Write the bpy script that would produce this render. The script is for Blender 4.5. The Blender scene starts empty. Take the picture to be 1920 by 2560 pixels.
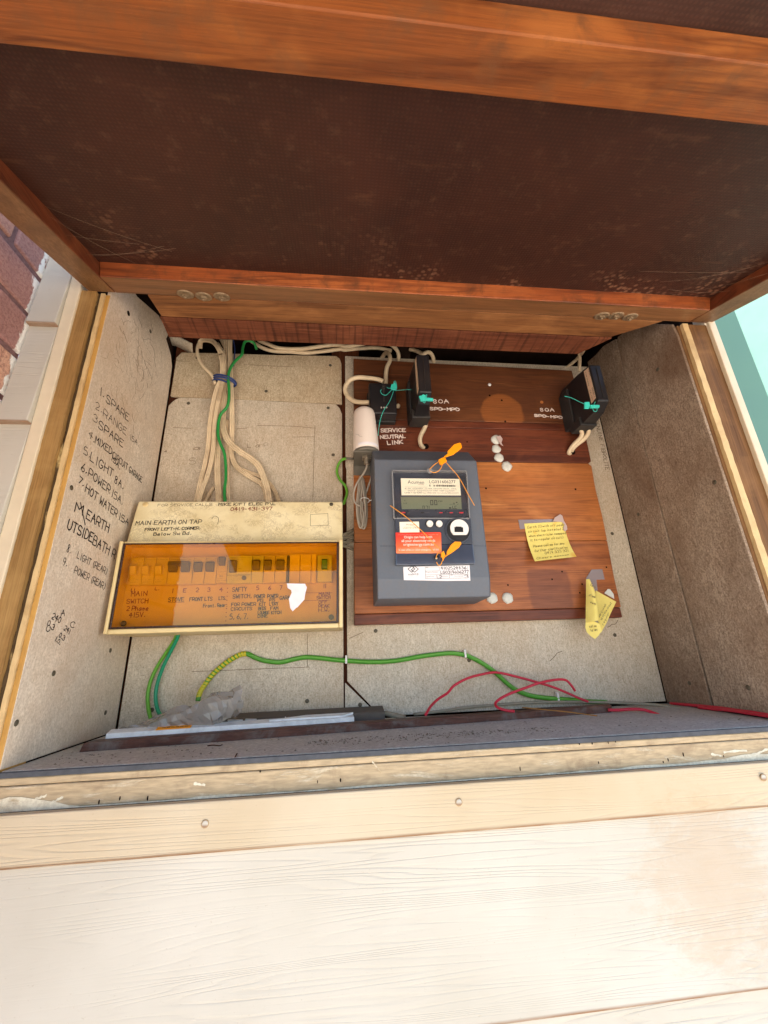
# Open timber meter cupboard on a weatherboard wall. Units are metres.
# X runs to the right along the wall, Y into the wall, Z up; the back sheet of the cupboard is Y = 0,
# its opening is at Y = -0.23 and its floor is Z = 0.
import bpy, bmesh, math, random
from mathutils import Vector, Matrix

scene = bpy.context.scene
COL = scene.collection

# ------------------------------------------------------------------ camera, sky, sun, exposure
cam_data = bpy.data.cameras.new('camera')
cam = bpy.data.objects.new('camera', cam_data)
COL.objects.link(cam)
cam.matrix_world = Matrix((
    (0.9946858, 0.0002586, -0.1029567, 0.3464),
    (-0.0972773, -0.3251900, -0.9406320, -0.7459),
    (-0.0337237, 0.9456485, -0.3234367, 0.1016),
    (0, 0, 0, 1)))
cam_data.sensor_fit = 'HORIZONTAL'
cam_data.sensor_width = 36.0
cam_data.lens = 36.0 * 1027.64 / 1920.0
cam_data.clip_start = 0.01
cam_data.clip_end = 500.0
scene.camera = cam

SUN_ELEV = math.radians(50)
SUN_DIR = Vector((0.642, -0.02, -0.766)).normalized()      # the way the light travels: from the left, high
world = bpy.data.worlds.new('World')
scene.world = world
world.use_nodes = True
wn = world.node_tree
bg = wn.nodes['Background']
sky = wn.nodes.new('ShaderNodeTexSky')
sky.sky_type = 'NISHITA'
sky.sun_disc = False
sky.sun_elevation = SUN_ELEV
sky.sun_rotation = math.atan2(-SUN_DIR.x, -SUN_DIR.y)
sky.air_density = 1.0
sky.dust_density = 0.8
wn.links.new(sky.outputs[0], bg.inputs[0])
bg.inputs[1].default_value = 0.11

sun_data = bpy.data.lights.new('sun', 'SUN')
sun_data.energy = 4.2
sun_data.angle = math.radians(0.5)
sun_data.color = (1.0, 0.95, 0.88)
sun = bpy.data.objects.new('sun', sun_data)
COL.objects.link(sun)
sun.location = (-5, 0, 8)
sun.rotation_euler = SUN_DIR.to_track_quat('-Z', 'Y').to_euler()

scene.render.engine = 'CYCLES'
scene.view_settings.view_transform = 'Standard'
scene.view_settings.look = 'None'
scene.view_settings.gamma = 1.0
scene.view_settings.use_curve_mapping = False
scene.view_settings.exposure = 2.24
scene.cycles.max_bounces = 10
scene.cycles.diffuse_bounces = 6
scene.cycles.transparent_max_bounces = 16
scene.cycles.use_denoising = True

# ------------------------------------------------------------------ mesh helpers
rng = random.Random(7)
V = Vector


def vadd(a, b): return (a[0] + b[0], a[1] + b[1], a[2] + b[2])


def spline(pts, n=6):
    """Catmull-Rom curve through pts."""
    P = [V(p) for p in pts]
    if len(P) < 3:
        return [P[0].lerp(P[-1], i / n) for i in range(n + 1)]
    out = []
    for i in range(len(P) - 1):
        p0 = P[i - 1] if i else P[0] * 2 - P[1]
        p1, p2 = P[i], P[i + 1]
        p3 = P[i + 2] if i + 2 < len(P) else P[-1] * 2 - P[-2]
        for k in range(n):
            t = k / n
            out.append(0.5 * ((2 * p1) + (p2 - p0) * t + (2 * p0 - 5 * p1 + 4 * p2 - p3) * t * t
                              + (3 * p1 - p0 - 3 * p2 + p3) * t ** 3))
    out.append(P[-1])
    return out


def origin_of(o):
    p = V((0, 0, 0))
    while o is not None:
        p = p + o.location
        o = o.parent
    return p


class MB:
    """Collects shapes given in world coordinates and links them as one mesh object."""

    def __init__(self):
        self.v, self.f, self.s = [], [], []

    def add(self, vs, fs, smooth=False):
        b = len(self.v)
        self.v += [tuple(p) for p in vs]
        for f in fs:
            self.f.append(tuple(i + b for i in f))
            self.s.append(smooth)
        return self

    def box(self, x0, x1, y0, y1, z0, z1):
        x0, x1 = min(x0, x1), max(x0, x1)
        y0, y1 = min(y0, y1), max(y0, y1)
        z0, z1 = min(z0, z1), max(z0, z1)
        return self.add([(x, y, z) for x in (x0, x1) for y in (y0, y1) for z in (z0, z1)],
                        [(0, 1, 3, 2), (4, 6, 7, 5), (0, 4, 5, 1), (2, 3, 7, 6), (0, 2, 6, 4), (1, 5, 7, 3)])

    def prism(self, poly, off, smooth=False):
        """polygon (list of 3-D points) extruded by the vector off"""
        n = len(poly)
        p = [V(q) for q in poly]
        nn = V((0, 0, 0))
        for i in range(n):
            nn += p[i].cross(p[(i + 1) % n])
        o = V(off)
        if nn.dot(o) < 0:
            p.reverse()
        vs = p + [q + o for q in p]
        fs = [tuple(reversed(range(n))), tuple(range(n, 2 * n))]
        fs += [(i, (i + 1) % n, n + (i + 1) % n, n + i) for i in range(n)]
        return self.add(vs, fs)

    def loft(self, rings, cap=True, smooth=False, closed=True):
        n = len(rings[0])
        vs = [q for r in rings for q in r]
        fs = []
        for k in range(len(rings) - 1):
            for i in range(n if closed else n - 1):
                j = (i + 1) % n
                fs.append((k * n + i, k * n + j, (k + 1) * n + j, (k + 1) * n + i))
        self.add(vs, fs, smooth)
        if cap:
            m = (len(rings) - 1) * n
            b = len(self.v) - len(vs)
            self.f.append(tuple(b + i for i in reversed(range(n)))); self.s.append(False)
            self.f.append(tuple(b + m + i for i in range(n))); self.s.append(False)
        return self

    def sweep(self, pts, prof, face=(0, -1, 0), n=6, scale=None):
        """profile (list of (side, out) offsets) swept along a smooth curve, its 'out' side turned to face"""
        C = spline(pts, n)
        F = V(face)
        rings = []
        for i, c in enumerate(C):
            t = (C[min(i + 1, len(C) - 1)] - C[max(i - 1, 0)]).normalized()
            f = F - t * F.dot(t)
            if f.length < 0.15:
                f = V((0.3, 0.1, 1)) - t * V((0.3, 0.1, 1)).dot(t)
            f.normalize()
            s = t.cross(f)
            k = scale(i / (len(C) - 1)) if scale else 1.0
            rings.append([c + s * (a * k) + f * (b * k) for a, b in prof])
        return self.loft(rings, True, True)

    def tube(self, pts, r, n=8, sub=6, scale=None):
        prof = [(r * math.cos(2 * math.pi * i / n), r * math.sin(2 * math.pi * i / n)) for i in range(n)]
        return self.sweep(pts, prof, (0, -1, 0), sub, scale)

    def cyl(self, p0, p1, r0, r1=None, n=20, smooth=True):
        r1 = r0 if r1 is None else r1
        a, b = V(p0), V(p1)
        t = (b - a).normalized()
        u = t.cross(V((0, 0, 1)) if abs(t.z) < 0.9 else V((1, 0, 0))).normalized()
        w = t.cross(u)
        ring = lambda c, r: [c + u * (r * math.cos(2 * math.pi * i / n)) + w * (r * math.sin(2 * math.pi * i / n)) for i in range(n)]
        return self.loft([ring(a, r0), ring(b, r1)], True, smooth)

    def lathe(self, base, axis, prof, n=24):
        """prof: list of (distance along axis, radius)"""
        a, t = V(base), V(axis).normalized()
        u = t.cross(V((0, 0, 1)) if abs(t.z) < 0.9 else V((1, 0, 0))).normalized()
        w = t.cross(u)
        rings = [[a + t * h + u * (r * math.cos(2 * math.pi * i / n)) + w * (r * math.sin(2 * math.pi * i / n)) for i in range(n)]
                 for h, r in prof]
        return self.loft(rings, True, True)

    def ribbon(self, pts, wd, nrm, lift):
        N = V(nrm)
        P = [V(p) + N * lift for p in pts]
        L, Rr = [], []
        for i, p in enumerate(P):
            t = P[min(i + 1, len(P) - 1)] - P[max(i - 1, 0)]
            if t.length < 1e-9:
                t = V((1, 0, 0))
            s = t.normalized().cross(N).normalized() * (wd / 2)
            L.append(p + s); Rr.append(p - s)
        n = len(P)
        return self.add(L + Rr, [(i, n + i, n + i + 1, i + 1) for i in range(n - 1)])

    def blob(self, c, r, nrm, seed=0, sq=0.45):
        rr = random.Random(seed)
        N = V(nrm)
        u = N.cross(V((0, 0, 1))).normalized()
        w = N.cross(u)
        c = V(c)
        rings = []
        m = 14
        wob = [1 + rr.uniform(-.07, .07) for _ in range(m)]
        for h, q in ((-.05, 1.0), (.35, .97), (.7, .75), (.95, .4)):
            rings.append([c + N * (r * h * sq) + (u * math.cos(2 * math.pi * i / m) + w * math.sin(2 * math.pi * i / m)) * (r * q * wob[i]) for i in range(m)])
        return self.loft(rings, True, True)

    def build(self, name, material, parent=None, bevel=0, kind=None, label=None, seg=2):
        me = bpy.data.meshes.new(name)
        vs = [V(p) for p in self.v]
        mn = V([min(p[i] for p in vs) for i in range(3)])
        mx = V([max(p[i] for p in vs) for i in range(3)])
        o0 = V(((mn.x + mx.x) / 2, (mn.y + mx.y) / 2, mn.z))
        if self_origin := getattr(self, 'origin', None):
            o0 = V(self_origin)
        me.from_pydata([tuple(p - o0) for p in vs], [], self.f)
        me.polygons.foreach_set('use_smooth', self.s)
        me.update()
        bm = bmesh.new(); bm.from_mesh(me)
        bmesh.ops.recalc_face_normals(bm, faces=bm.faces)
        bm.to_mesh(me); bm.free()
        o = bpy.data.objects.new(name, me)
        me.materials.append(material)
        COL.objects.link(o)
        if parent is not None:
            o.parent = parent
            o.location = o0 - origin_of(parent)
        else:
            o.location = o0
        if bevel:
            b = o.modifiers.new('bevel', 'BEVEL')
            b.width = bevel; b.segments = seg; b.limit_method = 'ANGLE'; b.angle_limit = math.radians(40)
        if kind: o['kind'] = kind
        if label: o['label'] = label
        return o


def tag(o, label, cat, group=None):
    o['label'] = label; o['category'] = cat
    if group: o['group'] = group
    return o


def thing(name, label, cat, loc=(0, 0, 0), group=None):
    o = bpy.data.objects.new(name, None)
    o.empty_display_size = 0.02
    COL.objects.link(o)
    o.location = loc
    return tag(o, label, cat, group)


def copy_tree(o, dest, parent=None):
    """a copy of a thing with copies of its parts, moved so that its base is at dest"""
    c = o.copy(); COL.objects.link(c)
    c.parent = parent
    if dest is not None: c.location = dest
    for ch in list(o.children):
        copy_tree(ch, None, c)
    return c


# ------------------------------------------------------------------ lettering
GLYPH = {
 'A': '02 39 62|15 55', 'B': '02 09 49 58 57 46 06|46 65 63 52 02', 'C': '68 49 29 07 04 22 42 63', 'D': '02 09 39 67 64 32 02',
 'E': '69 09 02 62|06 46', 'F': '69 09 02|06 46', 'G': '68 49 29 07 04 22 42 64 65 35', 'H': '09 02|69 62|06 66', 'I': '19 12',
 'J': '49 43 22 03', 'K': '09 02|69 05 62', 'L': '09 02 52', 'M': '02 09 35 69 62', 'N': '02 09 62 69', 'O': '39 18 05 13 32 53 65 58 39',
 'P': '02 09 49 68 66 55 05', 'Q': '39 18 05 13 32 53 65 58 39|43 61', 'R': '02 09 49 68 66 55 05|35 62', 'S': '68 49 19 07 16 55 63 42 12 03',
 'T': '09 69|39 32', 'U': '09 04 22 42 64 69', 'V': '09 32 69', 'W': '09 12 36 52 69', 'X': '09 62|69 02', 'Y': '09 36 69|36 32', 'Z': '09 69 02 62',
 '0': '39 18 05 13 32 53 65 58 39', '1': '29 22', '2': '08 29 49 67 66 02 62', '3': '08 29 49 67 36 65 63 42 12 03', '4': '42 49 05 65',
 '5': '59 19 06 46 64 63 42 02', '6': '59 26 04 22 42 63 55 35 04', '7': '09 69 22', '8': '36 17 29 49 57 36 14 22 42 54 36', '9': '66 35 17 29 49 67 42',
 '.': '12 23', ',': '23 11', '-': '05 45', '/': '61 19', '(': '39 17 14 31', ')': '19 37 34 11', ':': '13 14|16 17', "'": '19 17', '?': '08 29 48 35 34|32 33',
 'a': '56 26 03 22 43 56 52', 'b': '09 02|04 26 46 53 42 02', 'c': '55 36 16 03 22 42 53', 'd': '56 26 03 22 42 54|59 52', 'e': '04 54 46 26 03 22 52',
 'f': '59 38 32|15 45', 'g': '56 26 04 23 54|56 51 30 10', 'h': '09 02|05 26 46 52', 'i': '16 12|18 19', 'j': '26 21 00', 'k': '09 02|46 04 52', 'l': '19 12',
 'm': '06 02|05 26 32|35 56 62', 'n': '06 02|05 26 46 52', 'o': '26 04 22 42 54 46 26', 'p': '06 00|05 36 54 32 03', 'q': '56 26 03 22 54|56 50',
 'r': '06 02|04 26 46', 's': '55 26 05 44 43 22 03', 't': '28 22 42|06 46', 'u': '06 03 22 43 56 52', 'v': '06 22 46', 'w': '06 12 35 52 66', 'x': '06 42|46 02',
 'y': '06 33|56 10', 'z': '06 46 02 42', '~': '03 15 23 36 43 55 63'}
NARROW = {'I': 2.2, '1': 3.0, '.': 2.6, ',': 2.6, '(': 3, ')': 3, ':': 2.4, "'": 2, 'i': 2.4, 'l': 2.4, 'j': 3, '-': 5}


def write(mb, text, p0, p1, h, wd, nrm, lift=0.0003, seed=1, jit=0.16, slant=0.0):
    """hand lettering as thin strokes on a surface: baseline from p0 to p1, capital height h"""
    r = random.Random(seed * 77 + len(text))
    N = V(nrm).normalized()
    a, b = V(p0), V(p1)
    ax = (b - a)
    total = ax.length
    ax.normalize()
    ay = N.cross(ax).normalized()
    adv = [(NARROW.get(c, 6.0) + 2.2) if c != ' ' else 4.5 for c in text]
    k = total / max(sum(adv) - 2.2, 1)
    x = 0.0
    q = h / 7.0
    for c, w in zip(text, adv):
        if c in GLYPH:
            dy = r.uniform(-.5, .5) * jit
            for st in GLYPH[c].split('|'):
                pts = []
                for t in st.split():
                    gx, gy = int(t[0]) + r.uniform(-jit, jit), int(t[1]) - 2 + r.uniform(-jit, jit) + dy
                    pts.append(a + ax * ((x + gx) * k + slant * gy * q) + ay * (gy * q))
                sharp = c in 'AEFHIKLMNTVWXYZ147'
                C = pts if sharp else spline(pts, 3)
                # lengthen each end by half the pen width
                C = [p.copy() for p in C]
                d = (C[0] - C[1]).normalized() * wd * .35; C[0] = C[0] + d
                d = (C[-1] - C[-2]).normalized() * wd * .35; C[-1] = C[-1] + d
                for run in ([C[i:i + 2] for i in range(len(C) - 1)] if sharp else [C]):
                    if sharp:
                        e = (run[1] - run[0]).normalized() * wd * .3
                        run = [run[0] - e, run[1] + e]
                    mb.ribbon(run, wd * r.uniform(.85, 1.1), N, lift)
                    lift += 0.000003
        x += w
    return mb


_font_cache = {}


def font_mesh(text):
    if text not in _font_cache:
        cu = bpy.data.curves.new('t', 'FONT')
        cu.body = text; cu.size = 1.0; cu.resolution_u = 2
        o = bpy.data.objects.new('t', cu)
        me = bpy.data.meshes.new_from_object(o)
        vs = [tuple(v.co) for v in me.vertices]
        fs = [tuple(p.vertices) for p in me.polygons]
        bpy.data.objects.remove(o); bpy.data.meshes.remove(me); bpy.data.curves.remove(cu)
        _font_cache[text] = (vs, fs)
    return _font_cache[text]


def print_text(mb, text, p0, p1, h, nrm, lift=0.0002):
    """printed lettering, baseline p0 to p1, capital height h"""
    vs, fs = font_mesh(text)
    if not vs: return mb
    N = V(nrm).normalized()
    a, b = V(p0), V(p1)
    ax = b - a
    x0, x1 = min(v[0] for v in vs), max(v[0] for v in vs)
    kx = ax.length / max(x1 - x0, 1e-6)
    ax.normalize()
    ay = N.cross(ax).normalized()
    ky = h / 0.70
    return mb.add([a + ax * ((v[0] - x0) * kx) + ay * (v[1] * ky) + N * lift for v in vs], fs)

# ------------------------------------------------------------------ materials
def rgb(r, g, b, k=1.0):
    """display colour (0-255) to linear"""
    f = lambda c: ((c / 255) / 12.92 if c <= 10 else ((c / 255 + 0.055) / 1.055) ** 2.4) * k
    return (f(r), f(g), f(b), 1.0)


class NT:
    def __init__(self, name):
        self.m = bpy.data.materials.new(name)
        self.m.use_nodes = True
        self.t = self.m.node_tree
        self.p = self.t.nodes['Principled BSDF']
        self.out = self.t.nodes['Material Output']

    def n(self, kind, sets=None, **inp):
        nd = self.t.nodes.new('ShaderNode' + kind)
        for k, v in (sets or {}).items(): setattr(nd, k, v)
        for k, v in inp.items(): self.put(nd.inputs[k.replace('_', ' ')], v)
        return nd

    def put(self, sock, v):
        if isinstance(v, bpy.types.NodeSocket): self.t.links.new(v, sock)
        else: sock.default_value = v

    def mix(self, f, a, b, mode='MIX'):
        nd = self.t.nodes.new('ShaderNodeMix'); nd.data_type = 'RGBA'; nd.blend_type = mode
        self.put(nd.inputs[0], f); self.put(nd.inputs[6], a); self.put(nd.inputs[7], b)
        return nd.outputs[2]

    def math(self, op, a, b=0.0, clamp=False):
        nd = self.t.nodes.new('ShaderNodeMath'); nd.operation = op; nd.use_clamp = clamp
        self.put(nd.inputs[0], a); self.put(nd.inputs[1], b)
        return nd.outputs[0]

    def ramp(self, f, stops, interp='LINEAR'):
        nd = self.t.nodes.new('ShaderNodeValToRGB'); cr = nd.color_ramp; cr.interpolation = interp
        while len(cr.elements) < len(stops): cr.elements.new(0.5)
        for e, (p, c) in zip(cr.elements, stops):
            e.position = p
            e.color = c if isinstance(c, tuple) else (c, c, c, 1)
        self.put(nd.inputs[0], f)
        return nd.outputs[0]

    def coord(self, scale=(1, 1, 1), rand=True):
        tc = self.n('TexCoord').outputs['Object']
        if rand:
            oi = self.n('ObjectInfo').outputs['Random']
            mu = self.math('MULTIPLY', oi, 17.0)
            ad = self.n('VectorMath', {'operation': 'ADD'}); self.put(ad.inputs[0], tc); self.put(ad.inputs[1], mu)
            tc = ad.outputs[0]
        mp = self.n('Mapping'); self.put(mp.inputs['Vector'], tc); mp.inputs['Scale'].default_value = scale
        return mp.outputs[0]

    def noise(self, co, scale, detail=4.0, rough=0.55, dist=0.0):
        nd = self.n('TexNoise', None, Vector=co, Scale=scale, Detail=detail, Roughness=rough, Distortion=dist)
        return nd.outputs['Fac'] if 'Fac' in nd.outputs else nd.outputs[0]

    def bump(self, h, strength, dist=0.001, prev=None):
        nd = self.n('Bump'); self.put(nd.inputs['Height'], h); nd.inputs['Strength'].default_value = strength
        nd.inputs['Distance'].default_value = dist
        if prev is not None: self.put(nd.inputs['Normal'], prev)
        self.put(self.p.inputs['Normal'], nd.outputs[0])
        return nd.outputs[0]

    def finish(self, col, rough=0.6, spec=0.3, metal=0.0):
        self.put(self.p.inputs['Base Color'], col)
        self.put(self.p.inputs['Roughness'], rough)
        self.p.inputs['Specular IOR Level'].default_value = spec
        self.p.inputs['Metallic'].default_value = metal
        return self.m


def plain(name, col, rough=0.5, spec=0.4, vary=0.12, scale=60.0, bump=0.1, metal=0.0, dirt=None, dirt_amt=0.4):
    a = NT(name)
    co = a.coord()
    nz = a.noise(co, scale, 5.0, 0.6)
    lo = tuple(c * (1 - vary) for c in col[:3]) + (1,)
    hi = tuple(min(1, c * (1 + vary)) for c in col[:3]) + (1,)
    c = a.ramp(nz, [(0.3, lo), (0.7, hi)])
    if dirt:
        d = a.noise(co, scale * 0.35, 7.0, 0.65, 0.4)
        c = a.mix(a.ramp(d, [(0.5, 0.0), (0.72, dirt_amt)]), c, dirt)
    if bump: a.bump(nz, bump, 0.0006)
    return a.finish(c, a.ramp(nz, [(0.2, max(rough - .08, .02)), (0.8, min(rough + .1, 1))]), spec, metal)


def wood(name, dark, mid, light, axis='X', rough=0.5, spec=0.35, figure=1.0, bump=0.25, saw=False, k_len=1.0, dirt=None, stops=(.28, .5, .72), under=None, patches=(), lines=.42, freq=6.5):
    a = NT(name)
    s = {'X': (5 * k_len, 95, 95), 'Y': (95, 5 * k_len, 95), 'Z': (95, 95, 5 * k_len)}[axis]
    co = a.coord(s)
    s2 = {'X': (18, 620, 620), 'Y': (620, 18, 620), 'Z': (620, 620, 18)}[axis]
    co2 = a.coord(s2)
    big = a.coord((4, 4, 4))
    w1 = a.noise(co, 0.42 * figure, 3.0, 0.5, 1.6)
    rings = a.math('PINGPONG', a.math('MULTIPLY', w1, freq), 1.0)
    base = a.ramp(w1, [(stops[0], tuple(.5 * (x + y) for x, y in zip(dark, mid))), (stops[1], mid), (stops[2], light)])
    base = a.mix(a.ramp(rings, [(.1, .45), (.9, 0.0)]), base, dark)           # late wood darkens towards each ring
    line = a.ramp(rings, [(0.0, lines), (0.2, 0.0)])
    c = a.mix(line, base, dark)
    fine = a.noise(co2, 1.0, 4.0, 0.6)
    c = a.mix(a.ramp(fine, [(0.35, 0.42), (0.6, 0.0)]), c, tuple(x * .45 for x in dark[:3]) + (1,))
    blot = a.noise(big, 2.2, 5.0, 0.6)
    c = a.mix(a.ramp(blot, [(0.42, 0.0), (0.75, 0.5)]), c, tuple(x * .55 for x in mid[:3]) + (1,), 'MIX')
    pale = a.noise(a.coord((5, 9, 9)), 1.7, 4.0, .6, .4)
    c = a.mix(a.ramp(pale, [(.5, 0.0), (.72, .55)]), c, a.mix(line, light, mid))
    if dirt:
        dn = a.noise(big, 7.0, 7.0, 0.7, 0.5)
        c = a.mix(a.ramp(dn, [(0.5, 0.0), (0.68, 0.75)]), c, dirt)
    for (cx, cz, rx, rz, pw, pcol, amt) in patches:
        sp = a.n('SeparateXYZ'); a.put(sp.inputs[0], a.n('TexCoord').outputs['Object'])
        wob = a.math('MULTIPLY', a.math('SUBTRACT', a.noise(big, 14.0, 3.0), .5), .22)
        dx = a.math('POWER', a.math('ABSOLUTE', a.math('DIVIDE', a.math('SUBTRACT', sp.outputs['X'], cx), rx)), pw)
        dz = a.math('POWER', a.math('ABSOLUTE', a.math('DIVIDE', a.math('SUBTRACT', sp.outputs['Z'], cz), rz)), pw)
        dd = a.math('ADD', a.math('POWER', a.math('ADD', dx, dz), 1.0 / pw), wob)
        m = a.ramp(dd, [(.88, amt), (1.0, 0.0)])
        c = a.mix(m, c, a.mix(a.ramp(fine, [(.35, .6), (.6, 0.0)]), pcol, tuple(x * .45 for x in pcol[:3]) + (1,)))
    if under:
        # dusty, weathered inner face of the lid timbers
        g = a.n('NewGeometry').outputs['Normal']
        dt = a.n('VectorMath', {'operation': 'DOT_PRODUCT'}); a.put(dt.inputs[0], g); dt.inputs[1].default_value = (0, .3207, -.9472)
        uc = a.mix(a.ramp(w1, [(.35, .0), (.65, 1.0)]), tuple(x * .6 for x in under[:3]) + (1,), under)
        uc = a.mix(a.ramp(fine, [(.35, .5), (.6, 0.0)]), uc, tuple(x * .45 for x in under[:3]) + (1,))
        c = a.mix(a.math('MULTIPLY', a.ramp(dt.outputs['Value'], [(.9, 0.0), (.97, 1.0)]), .8), c, uc)
    h = a.math('ADD', a.math('MULTIPLY', fine, 0.6), a.math('MULTIPLY', rings, 0.25))
    if saw:
        s3 = {'X': (150, 6, 6), 'Y': (6, 150, 6), 'Z': (6, 6, 150)}[axis]
        sw = a.noise(a.coord(s3), 1.0, 2.0, 0.5)
        h = a.math('ADD', h, a.math('MULTIPLY', sw, 1.3))
        c = a.mix(a.ramp(sw, [(0.36, 0.55), (0.5, 0.0)]), c, tuple(x * .4 for x in dark[:3]) + (1,))
    a.bump(h, bump, 0.0012)
    return a.finish(c, a.ramp(fine, [(0.3, rough + .12), (0.7, max(rough - .06, .05))]), spec)


def fibre_cement(name, lo, hi, stain, stain_amt=0.5, scale=420.0, stain_scale=5.0):
    a = NT(name)
    co = a.coord()
    n1 = a.noise(co, scale, 3.0, 0.7)
    n2 = a.noise(a.coord((1, 1, 0.35)), scale * 0.7, 4.0, 0.7, 1.2)
    n3 = a.noise(co, 38.0, 6.0, 0.65)
    f = a.math('ADD', a.math('MULTIPLY', n1, 0.5), a.math('MULTIPLY', n2, 0.5))
    c = a.ramp(f, [(0.36, lo), (0.6, hi)])
    c = a.mix(a.ramp(n3, [(0.35, 0.28), (0.6, 0.0)]), c, lo)
    st = a.noise(co, stain_scale, 6.0, 0.6, 0.3)
    c = a.mix(a.ramp(st, [(0.4, 0.0), (0.72, stain_amt)]), c, stain)
    sp = a.n('TexVoronoi', None, Vector=co, Scale=95.0)
    spm = a.math('MULTIPLY', a.ramp(sp.outputs['Distance'], [(0.05, 1.0), (0.1, 0.0)]), a.ramp(a.noise(co, 30.0), [(.55, 0.0), (.65, .7)]))
    c = a.mix(spm, c, rgb(70, 52, 40))
    a.bump(a.math('ADD', f, a.math('MULTIPLY', n3, 0.4)), 0.35, 0.0012)
    return a.finish(c, 0.88, 0.15)


MAT = {}
PATCH_X, PATCH_Z = .0678, .0222      # unfaded disc left by an old meter, measured on the top plank
CED_D, CED_M, CED_L = rgb(120, 52, 22), rgb(176, 92, 42), rgb(205, 122, 62)
MAT['cedar_mid'] = wood('cedar_broad_figure', rgb(88, 42, 20), rgb(156, 86, 40), rgb(188, 116, 58), 'X', 0.42, 0.4, .5, .25, lines=.8, freq=7.0, dirt=rgb(112, 70, 42))
MAT['cedar_x'] = wood('cedar_along_x', rgb(94, 42, 20), rgb(158, 80, 38), rgb(190, 106, 54), 'X', 0.4, 0.4, .9, .25, under=rgb(142, 102, 66), lines=.75, dirt=rgb(84, 50, 30))
MAT['cedar_y'] = wood('cedar_along_y', rgb(70, 30, 17), rgb(114, 56, 31), rgb(138, 76, 44), 'Y', 0.42, 0.4, 1.0, .25, under=rgb(140, 102, 66), lines=.7, dirt=rgb(70, 44, 28))
MAT['header'] = wood('old_pine_header', rgb(84, 48, 26), rgb(136, 88, 50), rgb(164, 112, 68), 'X', 0.6, 0.25, .8, .3)
MAT['rough_sawn'] = wood('rough_sawn_red_timber', rgb(78, 38, 24), rgb(112, 62, 40), rgb(136, 82, 54), 'X', 0.75, 0.2, 1.6, .6, saw=True)
MAT['stud'] = wood('dark_stud', rgb(50, 24, 14), rgb(84, 42, 24), rgb(104, 58, 34), 'Z', 0.8, 0.15)
MAT['plank_top'] = wood('plank_dark_brown', rgb(66, 34, 19), rgb(106, 60, 34), rgb(130, 78, 45), 'X', 0.45, 0.4, .8, .3, patches=[(PATCH_X, PATCH_Z, .049, .049, 2.0, rgb(168, 98, 48), .55)])
MAT['plank_red'] = wood('plank_dark_red', rgb(66, 29, 18), rgb(116, 57, 36), rgb(144, 78, 48), 'X', 0.45, 0.4, 1.0, .3, lines=.6)
MAT['plank_orange'] = wood('plank_orange_brown', rgb(116, 60, 28), rgb(190, 114, 58), rgb(216, 142, 80), 'X', 0.42, 0.4, .7, .3, lines=.55)
MAT['plank_mid'] = wood('plank_mid_brown', rgb(102, 52, 27), rgb(172, 100, 54), rgb(200, 124, 70), 'X', 0.42, 0.4, .7, .3, lines=.55, patches=[(.113, .034, .043, .040, 8.0, rgb(110, 60, 42), .6)])
MAT['hardwood_strip'] = wood('brown_hardwood_strip', rgb(60, 34, 28), rgb(98, 60, 48), rgb(122, 82, 66), 'X', 0.6, 0.3, 1.3, .3, dirt=rgb(110, 104, 100))
MAT['fibro_back'] = fibre_cement('fibre_cement_back', rgb(166, 153, 134), rgb(224, 213, 196), rgb(178, 144, 104), 0.38, 420)
MAT['fibro_upper'] = fibre_cement('warm_lit_fibre_cement', rgb(156, 137, 110), rgb(216, 199, 172), rgb(168, 130, 90), 0.45, 420)  # warm light at the top of the cupboard put into the sheet colour
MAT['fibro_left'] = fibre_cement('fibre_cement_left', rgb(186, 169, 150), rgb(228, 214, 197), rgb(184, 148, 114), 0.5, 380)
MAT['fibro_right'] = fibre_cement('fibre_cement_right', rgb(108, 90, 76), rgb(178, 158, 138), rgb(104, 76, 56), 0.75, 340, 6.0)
MAT['fibro_floor'] = fibre_cement('dusty_floor_sheet', rgb(162, 160, 156), rgb(214, 212, 206), rgb(168, 160, 148), 0.4, 260, 9.0)
MAT['fibro_edge'] = plain('dark_sheet_edge', rgb(78, 80, 86), 0.8, 0.2, 0.2, 120)


def flaking_paint(name, paint, under, axis, amt=0.55, dirt=rgb(90, 70, 48)):
    a = NT(name)
    s = {'X': (9, 60, 60), 'Z': (60, 60, 9), 'Y': (60, 9, 60)}[axis]
    co = a.coord(s); cf = a.coord()
    n1 = a.noise(co, 0.9, 7.0, 0.68, 0.5)
    n2 = a.noise(cf, 300.0, 4.0, 0.6)
    n3 = a.noise(a.coord(tuple(x * 6 for x in s)), 1.0, 3.0)
    un = a.ramp(n3, [(0.35, tuple(c * .72 for c in under[:3]) + (1,)), (0.65, under)])
    f = a.ramp(n1, [(amt - .05, 0.0), (amt + .03, 1.0)])
    c = a.mix(f, un, a.mix(a.ramp(n2, [(.4, .25), (.6, 0.0)]), paint, dirt))
    d = a.noise(cf, 26.0, 7.0, 0.7, 0.5)
    c = a.mix(a.ramp(d, [(.52, 0.0), (.72, .65)]), c, dirt)
    a.bump(a.math('ADD', f, a.math('MULTIPLY', n2, .3)), 0.5, 0.001)
    return a.finish(c, 0.7, 0.25)


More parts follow.
